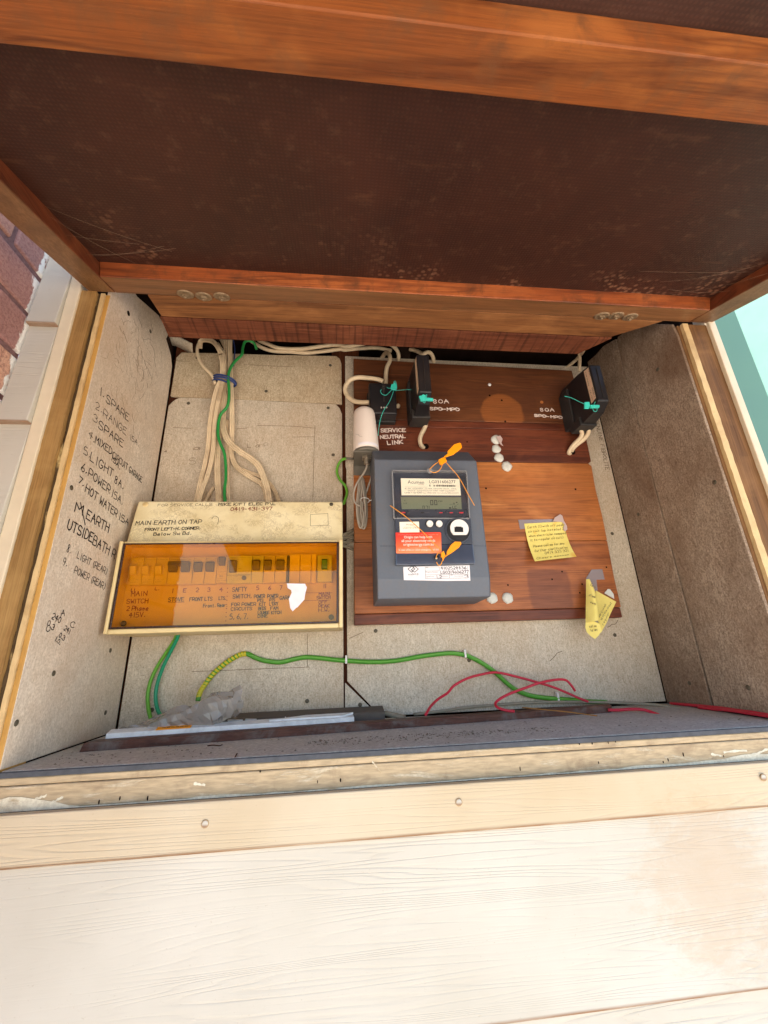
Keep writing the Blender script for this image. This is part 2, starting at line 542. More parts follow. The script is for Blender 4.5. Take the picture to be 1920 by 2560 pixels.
MAT['jamb_yellow'] = plain('ochre_painted_stop', rgb(190, 144, 74), 0.55, 0.35, 0.07, 30, .1, dirt=rgb(130, 92, 46), dirt_amt=.4)
MAT['jamb_cream'] = plain('worn_cream_bead', rgb(206, 176, 128), 0.6, 0.3, 0.1, 50, .2, dirt=rgb(146, 110, 66), dirt_amt=.6)
MAT['jamb_groove'] = flaking_paint('dirty_flaking_groove', rgb(198, 168, 112), rgb(84, 64, 40), 'Z', .62, rgb(58, 44, 28))
MAT['jamb_brown'] = wood('worn_ochre_jamb', rgb(124, 88, 48), rgb(166, 126, 74), rgb(180, 144, 90), 'Z', .65, .25, .7, .2, lines=.2)
MAT['jamb_brown_dark'] = wood('worn_brown_jamb', rgb(88, 58, 34), rgb(126, 88, 52), rgb(146, 106, 66), 'Z', .65, .25, .7, .2, lines=.25)
MAT['trim'] = plain('cream_trim_paint', rgb(214, 198, 172), 0.5, 0.35, 0.05, 40, .12, dirt=rgb(206, 176, 136), dirt_amt=.3)
MAT['sill'] = flaking_paint('worn_sill_rail', rgb(214, 200, 174), rgb(192, 170, 138), 'X', .6, rgb(126, 104, 82))
MAT['chipped_paint'] = flaking_paint('chipped_cream_paint', rgb(226, 218, 196), rgb(186, 160, 122), 'X', .42, rgb(150, 130, 104))


def weatherboard_paint(name, lo, hi, tan):
    a = NT(name)
    co = a.coord((0.75, 5.0, 17.0))
    nz = a.noise(co, 1.5, 2.5, 0.45, 0.2)
    k = a.math('PINGPONG', a.math('MULTIPLY', nz, 62.0), 1.0)
    fade = a.ramp(a.noise(a.coord((2.0, 3, 6)), 1.5, 3.0), [(.40, 0.05), (.66, 1.0)])
    groove = a.math('MULTIPLY', a.ramp(k, [(0.0, 1.0), (0.5, 0.0)]), fade)
    fine = a.noise(a.coord((8, 60, 160)), 1.0, 4.0, 0.6)
    base = a.ramp(a.noise(a.coord((3, 3, 3)), 2.0, 4.0), [(.3, lo), (.7, hi)])
    c = a.mix(a.math('MULTIPLY', groove, .07), base, rgb(140, 116, 86))
    speck = a.noise(a.coord((60, 60, 90)), 5.0, 4.0, .7)
    c = a.mix(a.ramp(speck, [(.64, 0.0), (.74, .35)]), c, rgb(140, 116, 86))
    # dust blown on to the lower boards, in one broad patch
    pos = a.n('NewGeometry').outputs['Position']
    ds = a.n('VectorMath', {'operation': 'DISTANCE'}); a.put(ds.inputs[0], pos); ds.inputs[1].default_value = (.74, -.24, -.135)
    dn = a.noise(a.coord((14, 14, 30)), 2.6, 8.0, .78, .3)
    m = a.math('SUBTRACT', a.math('ADD', dn, .42), a.math('MULTIPLY', ds.outputs['Value'], 4.6))
    c = a.mix(a.ramp(m, [(.5, 0.0), (.62, .16), (.7, .3), (.95, .42)]), c, tan)
    # lap shadow and grime painted brown along the lower edge of each board
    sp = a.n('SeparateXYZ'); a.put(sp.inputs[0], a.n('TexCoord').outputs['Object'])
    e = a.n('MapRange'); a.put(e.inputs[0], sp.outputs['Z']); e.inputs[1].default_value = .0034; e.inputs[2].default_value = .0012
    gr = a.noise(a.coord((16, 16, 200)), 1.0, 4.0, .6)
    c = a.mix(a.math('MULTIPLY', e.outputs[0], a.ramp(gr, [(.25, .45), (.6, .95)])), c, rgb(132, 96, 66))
    h = a.math('SUBTRACT', a.math('MULTIPLY', fine, .35), groove)
    a.bump(h, 0.42, 0.0011)
    return a.finish(c, 0.6, 0.28)


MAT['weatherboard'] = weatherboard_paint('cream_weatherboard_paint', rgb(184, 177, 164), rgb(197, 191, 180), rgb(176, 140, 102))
MAT['weatherboard_bounce_tint'] = weatherboard_paint('bounce_tinted_weatherboard_paint', rgb(188, 168, 138), rgb(199, 184, 160), rgb(176, 140, 102))  # warm bounce light under the sill painted into the board colour


def lid_panel_mat(name, base, scale, spots):
    a = NT(name)
    co = a.coord(rand=False)
    wx = a.n('TexWave', {'wave_type': 'BANDS', 'bands_direction': 'X'}, Vector=co, Scale=scale, Distortion=0.6, Detail=1.0)
    wy = a.n('TexWave', {'wave_type': 'BANDS', 'bands_direction': 'Y'}, Vector=co, Scale=scale * 1.1, Distortion=0.6, Detail=1.0)
    h = a.math('MULTIPLY', wx.outputs[1], wy.outputs[1])
    d = tuple(c * .84 for c in base[:3]) + (1,)
    l = tuple(min(1, c * 1.2) for c in base[:3]) + (1,)
    c = a.ramp(h, [(0.1, d), (0.7, l)])
    big = a.noise(co, 9.0, 5.0, .6, .6)
    c = a.mix(a.ramp(big, [(.4, 0.0), (.75, .5)]), c, tuple(x * 1.9 for x in base[:3]) + (1,))
    fl = a.noise(a.coord((1, 1, 1), False), 60.0, 6.0, .75)
    c = a.mix(a.ramp(fl, [(.54, 0.0), (.8, .2)]), c, rgb(140, 104, 82))
    if spots:
        sep = a.n('SeparateXYZ'); a.put(sep.inputs[0], co)
        vo = a.n('TexVoronoi', None, Vector=a.n('Mapping', None, Vector=co, Scale=(1, 1, 0.2)).outputs[0], Scale=115.0)
        dist = vo.outputs['Distance']
        area = a.ramp(a.noise(co, 9.0, 3.0), [(.50, 0.0), (.64, 1.0)])
        near = a.n('MapRange'); a.put(near.inputs[0], sep.outputs['Y'])
        near.inputs[1].default_value = -.160; near.inputs[2].default_value = -.07
        m = a.math('MULTIPLY', a.math('MULTIPLY', a.ramp(dist, [(.24, 1.0), (.46, 0.0)]), area), near.outputs[0])
        c = a.mix(a.math('MULTIPLY', m, .42), c, rgb(170, 124, 96))
        # long pale scuffs
        st = a.noise(a.n('Mapping', None, Vector=co, Scale=(14, 60, 1), Rotation=(0, 0, .5)).outputs[0], 1.0, 4.0, .6)
        c = a.mix(a.ramp(st, [(.62, 0.0), (.78, .16)]), c, rgb(150, 104, 74))
    a.bump(h, 0.2, 0.0005)
    return a.finish(c, 0.55, 0.35)


MAT['lid_panel'] = lid_panel_mat('brown_hardboard_panel', rgb(54, 26, 17), 76.0, True)
MAT['lid_panel_outer'] = lid_panel_mat('brown_hardboard_panel_outer', rgb(62, 38, 30), 80.0, False)


def brick_mat():
    a = NT('red_brown_brick')
    co = a.coord()
    rnd = a.n('ObjectInfo').outputs['Random']
    c = a.ramp(rnd, [(0.0, rgb(196, 144, 122)), (0.35, rgb(160, 118, 112)), (0.6, rgb(212, 166, 140)), (1.0, rgb(176, 128, 112))])
    n1 = a.noise(co, 240.0, 4.0, .7)
    c = a.mix(a.ramp(n1, [(.4, .6), (.55, 0.0)]), c, rgb(122, 74, 66))
    c = a.mix(a.ramp(n1, [(.66, 0.0), (.74, .8)]), c, rgb(200, 176, 160))
    c = a.mix(a.ramp(a.noise(co, 20.0, 5.0), [(.45, 0.0), (.7, .5)]), c, rgb(146, 104, 104))
    # paint smeared over the brick ends beside the weatherboards
    pos = a.n('SeparateXYZ'); a.put(pos.inputs[0], a.n('NewGeometry').outputs['Position'])
    mr = a.n('MapRange'); a.put(mr.inputs[0], pos.outputs['Y'])
    mr.inputs[1].default_value = -.262; mr.inputs[2].default_value = -.240
    mr2 = a.n('MapRange'); a.put(mr2.inputs[0], pos.outputs['Y'])
    mr2.inputs[1].default_value = -.2325; mr2.inputs[2].default_value = -.2345
    e = a.math('MULTIPLY', mr.outputs[0], mr2.outputs[0])
    n2 = a.noise(a.coord((1, 60, 30)), 1.0, 5.0, .6)
    m = a.ramp(a.math('ADD', a.math('MULTIPLY', e, .55), n2), [(.93, 0.0), (1.0, 1.0)])
    c = a.mix(m, c, rgb(236, 232, 226))
    a.bump(n1, .9, .002)
    return a.finish(c, .55, .4)


MAT['brick'] = brick_mat()
MAT['mortar'] = plain('dark_mortar', rgb(120, 92, 92), .9, .1, .3, 200, .5)
MAT['green_sheet'] = plain('pale_green_painted_sheet', rgb(90, 124, 106), .5, .35, .04, 8, .04)
MAT['mint_sheet'] = plain('mint_painted_sheet', rgb(78, 110, 98), .5, .35, .04, 8, .04)
MAT['paving'] = plain('pale_concrete_paving', rgb(198, 186, 168), .85, .2, .12, 14, .2)
MAT['cavity'] = plain('dark_cavity', rgb(44, 30, 24), .9, .1, .2, 30)

# plastics, metals, cables
MAT['enclosure'] = plain('aged_cream_plastic', rgb(222, 198, 146), .42, .45, .07, 14, .05, dirt=rgb(168, 128, 76), dirt_amt=.45)


def grimy_cream():
    a = NT('grimy_cream_plastic')
    co = a.coord()
    c = a.ramp(a.noise(co, 24, 4), [(.35, rgb(222, 204, 160)), (.65, rgb(240, 226, 188))])
    n = a.noise(co, 170.0, 6.0, .7, 1.2)
    wipe = a.ramp(a.noise(a.coord((1, 1, 1.4)), 26.0, 3.0, .5, .8), [(.46, 1.0), (.54, 0.12)])
    m = a.math('MULTIPLY', a.ramp(a.math('ABSOLUTE', a.math('SUBTRACT', n, .5)), [(.0, .5), (.05, 0.0)]), wipe)
    c = a.mix(m, c, rgb(120, 86, 44))
    return a.finish(c, .45, .4)


MAT['enclosure_grimy'] = grimy_cream()
MAT['breaker'] = plain('breaker_cream', rgb(214, 196, 158), .45, .4, .04, 30, .03)
MAT['breaker_pale'] = plain('breaker_grey_white', rgb(206, 204, 198), .45, .4, .04, 30, .03)
MAT['toggle_dark'] = plain('toggle_dark_grey', rgb(104, 94, 86), .4, .45, .05, 40, .03)
MAT['toggle_blue'] = plain('toggle_blue', rgb(70, 128, 170), .4, .45, .05, 40, .03)
MAT['black_plastic'] = plain('black_bakelite', rgb(30, 29, 32), .34, .5, .12, 50, .06, dirt=rgb(72, 60, 52), dirt_amt=.25)
MAT['black_soft'] = plain('black_worn_plastic', rgb(46, 44, 44), .5, .4, .15, 50, .08, dirt=rgb(90, 74, 60), dirt_amt=.3)
MAT['meter_grey'] = plain('meter_slate_plastic', rgb(92, 97, 108), .5, .4, .05, 220, .1, dirt=rgb(108, 98, 92), dirt_amt=.3)
MAT['meter_dark'] = plain('meter_dark_plastic', rgb(62, 66, 78), .3, .45, .04, 60, .02)
MAT['meter_gloss'] = plain('meter_gloss_cover', rgb(60, 68, 86), .05, .9, .04, 60, .0)
MAT['lcd'] = plain('display_grey_green', rgb(118, 124, 104), .35, .4, .03, 40, .0)
MAT['led_red'] = plain('indicator_red', rgb(214, 60, 70), .4, .4, .05, 40, 0)
MAT['white_plastic'] = plain('white_plastic', rgb(226, 222, 218), .4, .4, .03, 40, .02)
MAT['antenna_white'] = plain('antenna_white', rgb(228, 214, 204), .42, .4, .02, 20, .02)
MAT['antenna_grey'] = plain('antenna_base_grey', rgb(104, 98, 88), .5, .4, .06, 60, .05)
MAT['metal'] = plain('dull_nickel', rgb(176, 166, 150), .35, .5, .1, 90, .05, metal=.85)
MAT['screw'] = plain('oxidised_screw', rgb(92, 84, 70), .55, .4, .2, 300, .15, metal=.4)
MAT['washer'] = plain('galvanised_washer', rgb(140, 118, 92), .55, .4, .25, 300, .3, metal=.3, dirt=rgb(96, 66, 42), dirt_amt=.7)
MAT['cable'] = plain('aged_white_cable', rgb(218, 196, 164), .5, .35, .09, 45, .08, dirt=rgb(120, 88, 58), dirt_amt=.6)
MAT['cable_grey'] = plain('grey_cable', rgb(176, 164, 150), .5, .35, .06, 40, .04)
MAT['cable_old'] = plain('dusty_cable', rgb(150, 140, 122), .65, .3, .15, 60, .1)
MAT['green_long'] = plain('long_earth_green', rgb(74, 146, 42), .4, .4, .08, 40, .03)
MAT['green'] = plain('green_cable', rgb(40, 140, 66), .4, .4, .08, 40, .03)
MAT['green_yellow'] = plain('earth_cable_green', rgb(98, 160, 50), .4, .4, .1, 60, .03)
MAT['teal_green'] = plain('teal_earth_cable', rgb(24, 138, 100), .4, .4, .08, 40, .03)
MAT['stripe_yellow'] = plain('earth_cable_yellow', rgb(196, 184, 40), .45, .4, .06, 40, .02)
MAT['red'] = plain('red_cable', rgb(196, 36, 60), .35, .45, .08, 40, .03)
MAT['blue'] = plain('blue_wire', rgb(44, 62, 116), .4, .4, .1, 40, .03)
MAT['copper'] = plain('copper_strand', rgb(168, 120, 60), .4, .5, .1, 80, .05, metal=.6)
MAT['seal_orange'] = plain('orange_seal', rgb(248, 150, 10), .4, .4, .04, 40, .02)
MAT['seal_wire'] = plain('orange_seal_tail', rgb(226, 150, 50), .4, .4, .04, 40, .02)
MAT['seal_teal'] = plain('teal_seal', rgb(60, 196, 180), .4, .4, .06, 40, .02)
MAT['ink'] = plain('black_marker', rgb(36, 26, 26), .7, .2, .2, 60, 0)
MAT['ink_faded'] = plain('faded_marker', rgb(104, 84, 68), .8, .1, .25, 300, 0)
MAT['ink_red'] = plain('red_brown_marker', rgb(118, 26, 18), .7, .2, .2, 60, 0)
MAT['ink_white'] = plain('white_marker', rgb(232, 214, 204), .7, .2, .1, 300, 0)
MAT['ink_note'] = plain('grey_ballpoint', rgb(120, 104, 66), .7, .2, .2, 60, 0)
MAT['pencil'] = plain('pencil_mark', rgb(92, 72, 52), .8, .1, .2, 200, 0)
MAT['print'] = plain('print_black', rgb(44, 44, 48), .6, .3, .1, 60, 0)
MAT['print_grey'] = plain('print_grey', rgb(110, 108, 108), .6, .3, .1, 60, 0)
MAT['print_white'] = plain('print_white', rgb(250, 236, 226), .6, .3, .02, 60, 0)
MAT['print_red'] = plain('print_dark_red', rgb(120, 40, 50), .6, .3, .1, 60, 0)
MAT['paper'] = plain('label_paper', rgb(248, 238, 216), .6, .3, .02, 60, .02)
MAT['paper_white'] = plain('white_paper', rgb(228, 222, 226), .7, .2, .05, 90, .15)
MAT['label_tan'] = plain('fuse_label_cream', rgb(222, 190, 160), .6, .3, .05, 80, .02)
MAT['label_orange'] = plain('orange_wrap_label', rgb(244, 158, 34), .6, .3, .05, 80, .02)
MAT['white_strip'] = plain('chipped_white_strip', rgb(214, 218, 222), .6, .3, .1, 60, .15, dirt=rgb(130, 130, 132), dirt_amt=.5)
MAT['channel'] = plain('dusty_dark_channel', rgb(92, 84, 78), .7, .25, .15, 60, .1)
MAT['silicone'] = plain('grey_white_silicone', rgb(206, 204, 196), .5, .4, .06, 120, .15)
MAT['tape_ghost'] = plain('yellowed_tape', rgb(190, 166, 160), .4, .45, .05, 60, .05)
MAT['grime'] = plain('brown_grime', rgb(166, 140, 108), .8, .15, .2, 200, .1)
MAT['hole'] = plain('drilled_hole', rgb(24, 13, 10), .9, .1, .1, 60, 0)
MAT['web_dark'] = plain('dirty_cobweb', rgb(124, 104, 86), .8, .1, .1, 60, 0)
MAT['web'] = plain('cobweb_silk', rgb(150, 126, 104), .7, .2, .1, 60, 0)
MAT['grit'] = plain('grey_brown_grit', rgb(128, 120, 108), .9, .1, .3, 200, .2)


def sticker_gradient():
    a = NT('orange_red_sticker')
    tc = a.n('TexCoord').outputs['Generated']
    sp = a.n('SeparateXYZ'); a.put(sp.inputs[0], tc)
    f = a.math('SUBTRACT', sp.outputs['Z'], a.math('MULTIPLY', sp.outputs['X'], .35))
    f = a.math('ADD', f, .2)
    c = a.ramp(f, [(0.1, rgb(246, 142, 96)), (.5, rgb(240, 96, 54)), (1.0, rgb(228, 54, 40))])
    return a.finish(c, .4, .4)


def note_paper():
    a = NT('yellow_note_paper')
    co = a.coord(rand=False)
    c = a.ramp(a.noise(co, 40, 4), [(.3, rgb(232, 212, 116)), (.7, rgb(242, 224, 134))])
    c = a.mix(a.ramp(a.noise(co, 34, 3, .5, .4), [(.56, 0.0), (.7, .7)]), c, rgb(226, 164, 52))
    return a.finish(c, .75, .2)


def sheer(name, tint, rough, spec, diff=None, diff_amt=0.0, bump=None):
    """thin see-through sheet: light passes straight through, tinted, with a surface reflection"""
    a = NT(name)
    t = a.t
    tr = a.n('BsdfTransparent'); tr.inputs[0].default_value = tint
    gl = a.n('BsdfGlossy'); gl.inputs['Roughness'].default_value = rough
    lw = a.n('LayerWeight'); lw.inputs['Blend'].default_value = .5
    f0 = ((spec - 1) / (spec + 1)) ** 2
    fr_o = a.math('ADD', f0, a.math('MULTIPLY', a.math('POWER', lw.outputs['Facing'], 5.0), 1 - f0))
    cur = tr.outputs[0]
    if diff:
        df = a.n('BsdfDiffuse'); df.inputs[0].default_value = diff
        mx = a.n('MixShader'); mx.inputs[0].default_value = diff_amt
        t.links.new(cur, mx.inputs[1]); t.links.new(df.outputs[0], mx.inputs[2]); cur = mx.outputs[0]
    if bump:
        nz = a.noise(a.coord(), bump, 3.0)
        b = a.n('Bump'); a.put(b.inputs['Height'], nz); b.inputs['Strength'].default_value = .5; b.inputs['Distance'].default_value = .002
        t.links.new(b.outputs[0], gl.inputs['Normal']); t.links.new(b.outputs[0], lw.inputs['Normal'])
    m2 = a.n('MixShader')
    t.links.new(fr_o, m2.inputs[0]); t.links.new(cur, m2.inputs[1]); t.links.new(gl.outputs[0], m2.inputs[2])
    t.links.new(m2.outputs[0], a.out.inputs['Surface'])
    return a.m


MAT['sticker'] = sticker_gradient()
MAT['note'] = note_paper()
MAT['amber'] = sheer('amber_window', (.94, .76, .25, 1), .02, 1.5)
MAT['clear'] = sheer('clear_cover', (.98, .98, .98, 1), .04, 1.5)
MAT['clear_edge'] = sheer('clear_cover_edge', (.7, .7, .72, 1), .1, 1.6, (.6, .6, .62, 1), .35)
MAT['bag'] = sheer('dusty_plastic_bag', (.78, .76, .74, 1), .2, 1.5, (.36, .34, .32, 1), .5, 60.0)
MAT['tape'] = sheer('clear_tape', (.8, .74, .76, 1), .15, 1.5, (.46, .4, .42, 1), .5)

# ------------------------------------------------------------------ ground
g = MB()
g.add([(-40, -40, -1.35), (40, -40, -1.35), (40, 40, -1.35), (-40, 40, -1.35)], [(0, 1, 2, 3)])
o = g.build('pavement', MAT['paving'], kind='structure')

# ------------------------------------------------------------------ house wall of weatherboards
house = thing('weatherboard_wall', 'cream weatherboard house wall that the meter cupboard is set into', 'wall', (0.45, -0.23, -1.35))
core = MB()
core.box(-0.09, 0.9912, -.212, .6, -1.35, -.03)          # below the cupboard
core.box(-0.09, 0.9912, -.212, .6, .80, 1.5)             # above it
core.box(-0.09, -.012, -.212, .6, -.0298, .7998)
core.box(.95, 0.9912, -.212, .6, -.0298, .7998)
core.box(-.0118, .9498, .10, .6, -.0298, .7998)
core.build('wall_frame', MAT['cavity'], house)
laps = [.8692, .7112, .5535, .396, .238, .080, -.0775, -.2275, -.3845, -.5415, -.6985, -.8555, -1.0125, -1.1695, -1.3265]
laps = [1.3432, 1.1852, 1.0272] + laps


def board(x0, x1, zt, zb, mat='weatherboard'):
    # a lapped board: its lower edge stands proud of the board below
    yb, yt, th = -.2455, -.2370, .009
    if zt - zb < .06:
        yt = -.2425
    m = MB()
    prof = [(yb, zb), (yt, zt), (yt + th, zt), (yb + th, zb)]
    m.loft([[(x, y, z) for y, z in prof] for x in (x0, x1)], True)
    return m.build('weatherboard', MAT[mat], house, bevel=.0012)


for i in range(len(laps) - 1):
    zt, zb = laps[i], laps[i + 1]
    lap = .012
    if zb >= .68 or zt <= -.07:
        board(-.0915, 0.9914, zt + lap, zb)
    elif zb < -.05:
        board(-.0915, 0.9914, -.0347, zb, 'weatherboard_bounce_tint')               # the narrow one cut off under the sill
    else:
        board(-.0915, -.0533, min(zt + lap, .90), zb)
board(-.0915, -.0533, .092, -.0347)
for p in [(0.2116, -0.2445, -0.0534)] + [(0.4701, -0.2445, -0.0511), (0.8296, -0.2445, -0.0489)] + [(0.8287, -0.2455, -0.0488)] + [(0.2168, -0.2440, -0.1999)]:
    p = V(p); p.y += .0011
    m = MB(); m.lathe(p, (0, -1, 0), [(0, .0038), (.0008, .0037), (.0009, .0031)], 18); nr = m.build('nail_ring', MAT['grime'], house)
    m = MB(); m.lathe(p, (0, -1, 0), [(0, .0031), (.0009, .0030), (.0011, .0022), (.0011, .0005)], 18); m.build('nail_head', MAT['weatherboard'], nr)

# ------------------------------------------------------------------ brick return wall on the left
bw = thing('brick_wall', 'red brown brick return wall beside the left ends of the weatherboards', 'wall', (-.2, -.42, -1.35))
m = MB(); m.box(-.31, -.0985, -.62, -.2316, -1.35, 1.29); m.build('mortar', MAT['mortar'], bw)
zc = .645 - 29 * .0683
row = 0
while zc < 1.25:
    y = -.2305
    first = .058 if row % 2 == 1 else .168
    lens = [first, .222, .222]
    for L_ in lens:
        y1 = max(y - L_, -.625)
        if y - y1 > .02:
            m = MB()
            j = rng.uniform(-.0012, .0012)
            m.box(-.20, -.095 + j, y1, y, zc, zc + .0593)
            m.build('brick', MAT['brick'], bw, bevel=.003)
        y = y1 - .009
    zc += .0683; row += 1

# ------------------------------------------------------------------ green fence beyond the right end of the wall
fence = thing('sheet_fence', 'pale green painted sheet fence past the right side of the house', 'fence', (1.8, .8, -1.35))
m = MB(); m.box(0.9935, 1.5, .10, .135, -1.35, 1.7); m.build('panel', MAT['green_sheet'], fence, bevel=.003)
for k in range(4):
    y0 = .2 + k * .78
    m = MB(); m.box(2.5, 2.53, y0, y0 + .776, -1.35, 2.6); m.build('panel', MAT['mint_sheet'], fence, bevel=.003)
m = MB(); m.box(2.46, 2.56, .16, 3.36, 2.6, 2.64); m.build('capping', MAT['mint_sheet'], fence, bevel=.004)

# ------------------------------------------------------------------ the meter cupboard
box = thing('meter_cupboard', 'open timber meter cupboard lined with grey fibre cement, lid propped up above', 'cupboard', (.46, -.115, -.03))


def screw_on(parent, p, nrm, r=.0032, mat='screw'):
    m = MB()
    N = V(nrm)
    m.lathe(V(p) - N * .001, N, [(0, r), (.0013, r), (.0018, r * .8), (.0019, r * .2)], 12)
    return m.build('screw', MAT[mat], parent)


def sheet(poly, nrm, th, mat, name='lining_sheet'):
    m = MB(); m.prism(poly, V(nrm) * -th)
    return m.build(name, MAT[mat], box, bevel=.0006, seg=1)


# back sheets (front faces on Y = 0)
up_left = sheet([(.003, 0, .700), (.012, 0, .7136), (.09, 0, .7152), (.2, 0, .7162), (.335, 0, .7196), (.3425, 0, .713), (.3465, 0, .700),
                 (.3475, 0, .598), (.340, 0, .5985), (.02, 0, .6045), (.003, 0, .606)], (0, -1, 0), .005, 'fibro_upper')
low_left = sheet([(.0025, 0, .003), (.0025, 0, .583), (.008, 0, .5915), (.013, 0, .5975), (.022, 0, .6032), (.12, 0, .6024), (.335, 0, .5968), (.3425, 0, .588), (.3475, 0, .574),
                  (.349, 0, .30), (.350, 0, .003)], (0, -1, 0), .005, 'fibro_back')
right_sheet = sheet([(.3560, 0, .0585), (.3562, 0, .45), (.3545, 0, .455), (.3545, 0, .7205), (.9185, 0, .7165), (.9185, 0, .003), (.4105, 0, .003)], (0, -1, 0), .005, 'fibro_back')
frag = sheet([(.3522, 0, .0562), (.4078, 0, .003), (.3522, 0, .003)], (0, -1, 0), .0052, 'fibro_back', 'broken_sheet_corner')
m = MB(); m.box(.325, .385, .0065, .06, -.02, .79); m.build('stud', MAT['stud'], box)
m = MB(); m.box(-.002, .028, .0065, .05, -.02, .79); m.build('stud', MAT['stud'], box)
m = MB(); m.prism([(0.4721, 0.0040, 0.7597), (0.5040, 0.0040, 0.7601), (0.4987, 0.0040, 0.7192), (0.4771, 0.0040, 0.7182)], (0, .05, 0)); m.build('stud', MAT['cavity'], box)
for s, pts in ((up_left, [(0.1907, 0.0000, 0.6236), (0.3224, 0.0000, 0.6943), (0.0446, 0.0000, 0.7012)]), (low_left, [(0.3189, 0.0000, 0.5873), (0.0398, 0.0000, 0.5898), (0.3300, 0.0000, 0.4788)] + [(0.0495, 0.0000, 0.0286)] + [(0.2904, 0.0000, 0.0308)]),
               (right_sheet, [(0.3769, 0.0000, 0.0214), (0.4059, 0.0000, 0.1380)] + [(0.8871, 0.0000, 0.3121), (0.8481, 0.0000, 0.1179)] + [(0.5683, 0.0000, 0.0841)])):
    for p in pts: screw_on(s, p, (0, -1, 0), .0034)
# side linings
lw = [(0.0000, -0.1651, 0.6904), (0.0000, -0.1317, 0.7054), (0.0000, -0.0897, 0.7238), (0.0000, -0.0604, 0.7244), (0.0000, -0.0417, 0.7206), (0.0000, -0.0467, 0.7061), (0.0000, -0.0173, 0.6911), (0.0000, -0.0052, 0.6730)]
left_sheet = sheet([(0, -.2285, .001), (0, -.2285, .69)] + lw + [(0, -.0020, .6062), (0, -.0012, .001)], (1, 0, 0), .005, 'fibro_left')
for p in [(0.0000, -0.1066, 0.6697)] + [(0.0000, -0.2183, 0.3161)] + [(0.0000, -0.2201, 0.0435), (0.0000, -0.0554, 0.1186), (0.0000, -0.0393, 0.0317), (0.0000, -0.1759, 0.0914)]: screw_on(left_sheet, p, (1, 0, 0), .0034)
m = MB(); m.cyl(V([(0.0000, -0.1786, 0.6403)][0]) - V((.001, 0, 0)), V([(0.0000, -0.1786, 0.6403)][0]) + V((.0003, 0, 0)), .0042, n=12, smooth=False); m.build('hole', MAT['hole'], left_sheet)
rw_b = [(.92, y, z) for y, z in ((-.0975, .7095), (-.06, .724), (-.03, .7245), (.0, .73))]
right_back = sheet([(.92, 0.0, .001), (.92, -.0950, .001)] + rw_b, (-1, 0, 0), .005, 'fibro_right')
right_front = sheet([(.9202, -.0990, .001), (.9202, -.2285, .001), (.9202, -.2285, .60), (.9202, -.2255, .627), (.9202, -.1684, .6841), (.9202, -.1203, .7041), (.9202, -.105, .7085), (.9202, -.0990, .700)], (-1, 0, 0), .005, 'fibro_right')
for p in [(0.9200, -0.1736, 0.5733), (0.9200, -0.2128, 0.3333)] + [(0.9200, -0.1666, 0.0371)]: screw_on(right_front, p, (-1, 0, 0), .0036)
for p in [(0.9200, -0.0414, 0.3391)] + [(0.9200, -0.0618, 0.0368)]: screw_on(right_back, p, (-1, 0, 0), .0034)
# floor sheet with its dark front edge, then the sill rail
m = MB(); m.box(.001, .9195, -.2275, -.001, -.006, 0); m.build('floor_sheet', MAT['fibro_floor'], box, bevel=.0008, seg=1)
m = MB(); m.box(-.03, .95, -.2315, -.2278, -.0058, -.0004); m.build('floor_edge', MAT['fibro_edge'], box, bevel=.0006, seg=1)
m = MB(); m.box(-.045, .985, -.2296, -.18, -.0128, -.0062); m.build('sill_rail', MAT['sill'], box, bevel=.0007, seg=1)
m = MB(); m.box(-.045, .985, -.2300, -.18, -.0345, -.0135); m.build('sill_rail', MAT['sill'], box, bevel=.0008, seg=1)
# chipped paint left along the foot of the rail: an uneven band
m = MB()
n = 90
top, bot = [], []
for i in range(n + 1):
    x = -.04 + i * 1.02 / n
    e = .0016 + .0012 * math.sin(i * .31) * math.sin(i * .113) + rng.uniform(-.0007, .0007) + (.012 * max(0, 1 - abs(x - .02) / .06)) + (.006 * max(0, 1 - abs(x - .83) / .08))
    top.append((x, -.2307, -.0353 + max(e, .0012))); bot.append((x, -.2307, -.0353))
m.add(top + bot, [(i, i + 1, n + 2 + i, n + 1 + i) for i in range(n)])
m.build('paint_band', MAT['chipped_paint'], box)
# dents, old nail holes and scrapes along the rail face
nk = random.Random(5)
for p in [(0.1212, -0.2301, -0.0299), (0.1483, -0.2301, -0.0315), (0.1016, -0.2301, -0.0320)] + [(0.3207, -0.2301, -0.0270), (0.3452, -0.2301, -0.0270), (0.2599, -0.2301, -0.0140)] + [(0.6411, -0.2301, -0.0267), (0.7275, -0.2301, -0.0286), (0.7991, -0.2301, -0.0288), (0.5468, -0.2301, -0.0276), (0.7208, -0.2301, -0.0305), (0.6218, -0.2301, -0.0066), (0.6375, -0.2301, -0.0070), (0.6574, -0.2301, -0.0063), (0.6667, -0.2301, -0.0063)] + [(0.7482, -0.2301, -0.0243)]:
    m = MB()
    w, hh = nk.uniform(.0004, .0009), nk.uniform(.0009, .0024)
    m.cyl((p[0], -.2297, p[2]), (p[0] + .0003, -.2303, p[2]), w, n=9, smooth=False)
    m.v = [(x, y, p[2] + (z - p[2]) * hh / w) for x, y, z in m.v]
    m.build('dent', MAT['hole'], box)
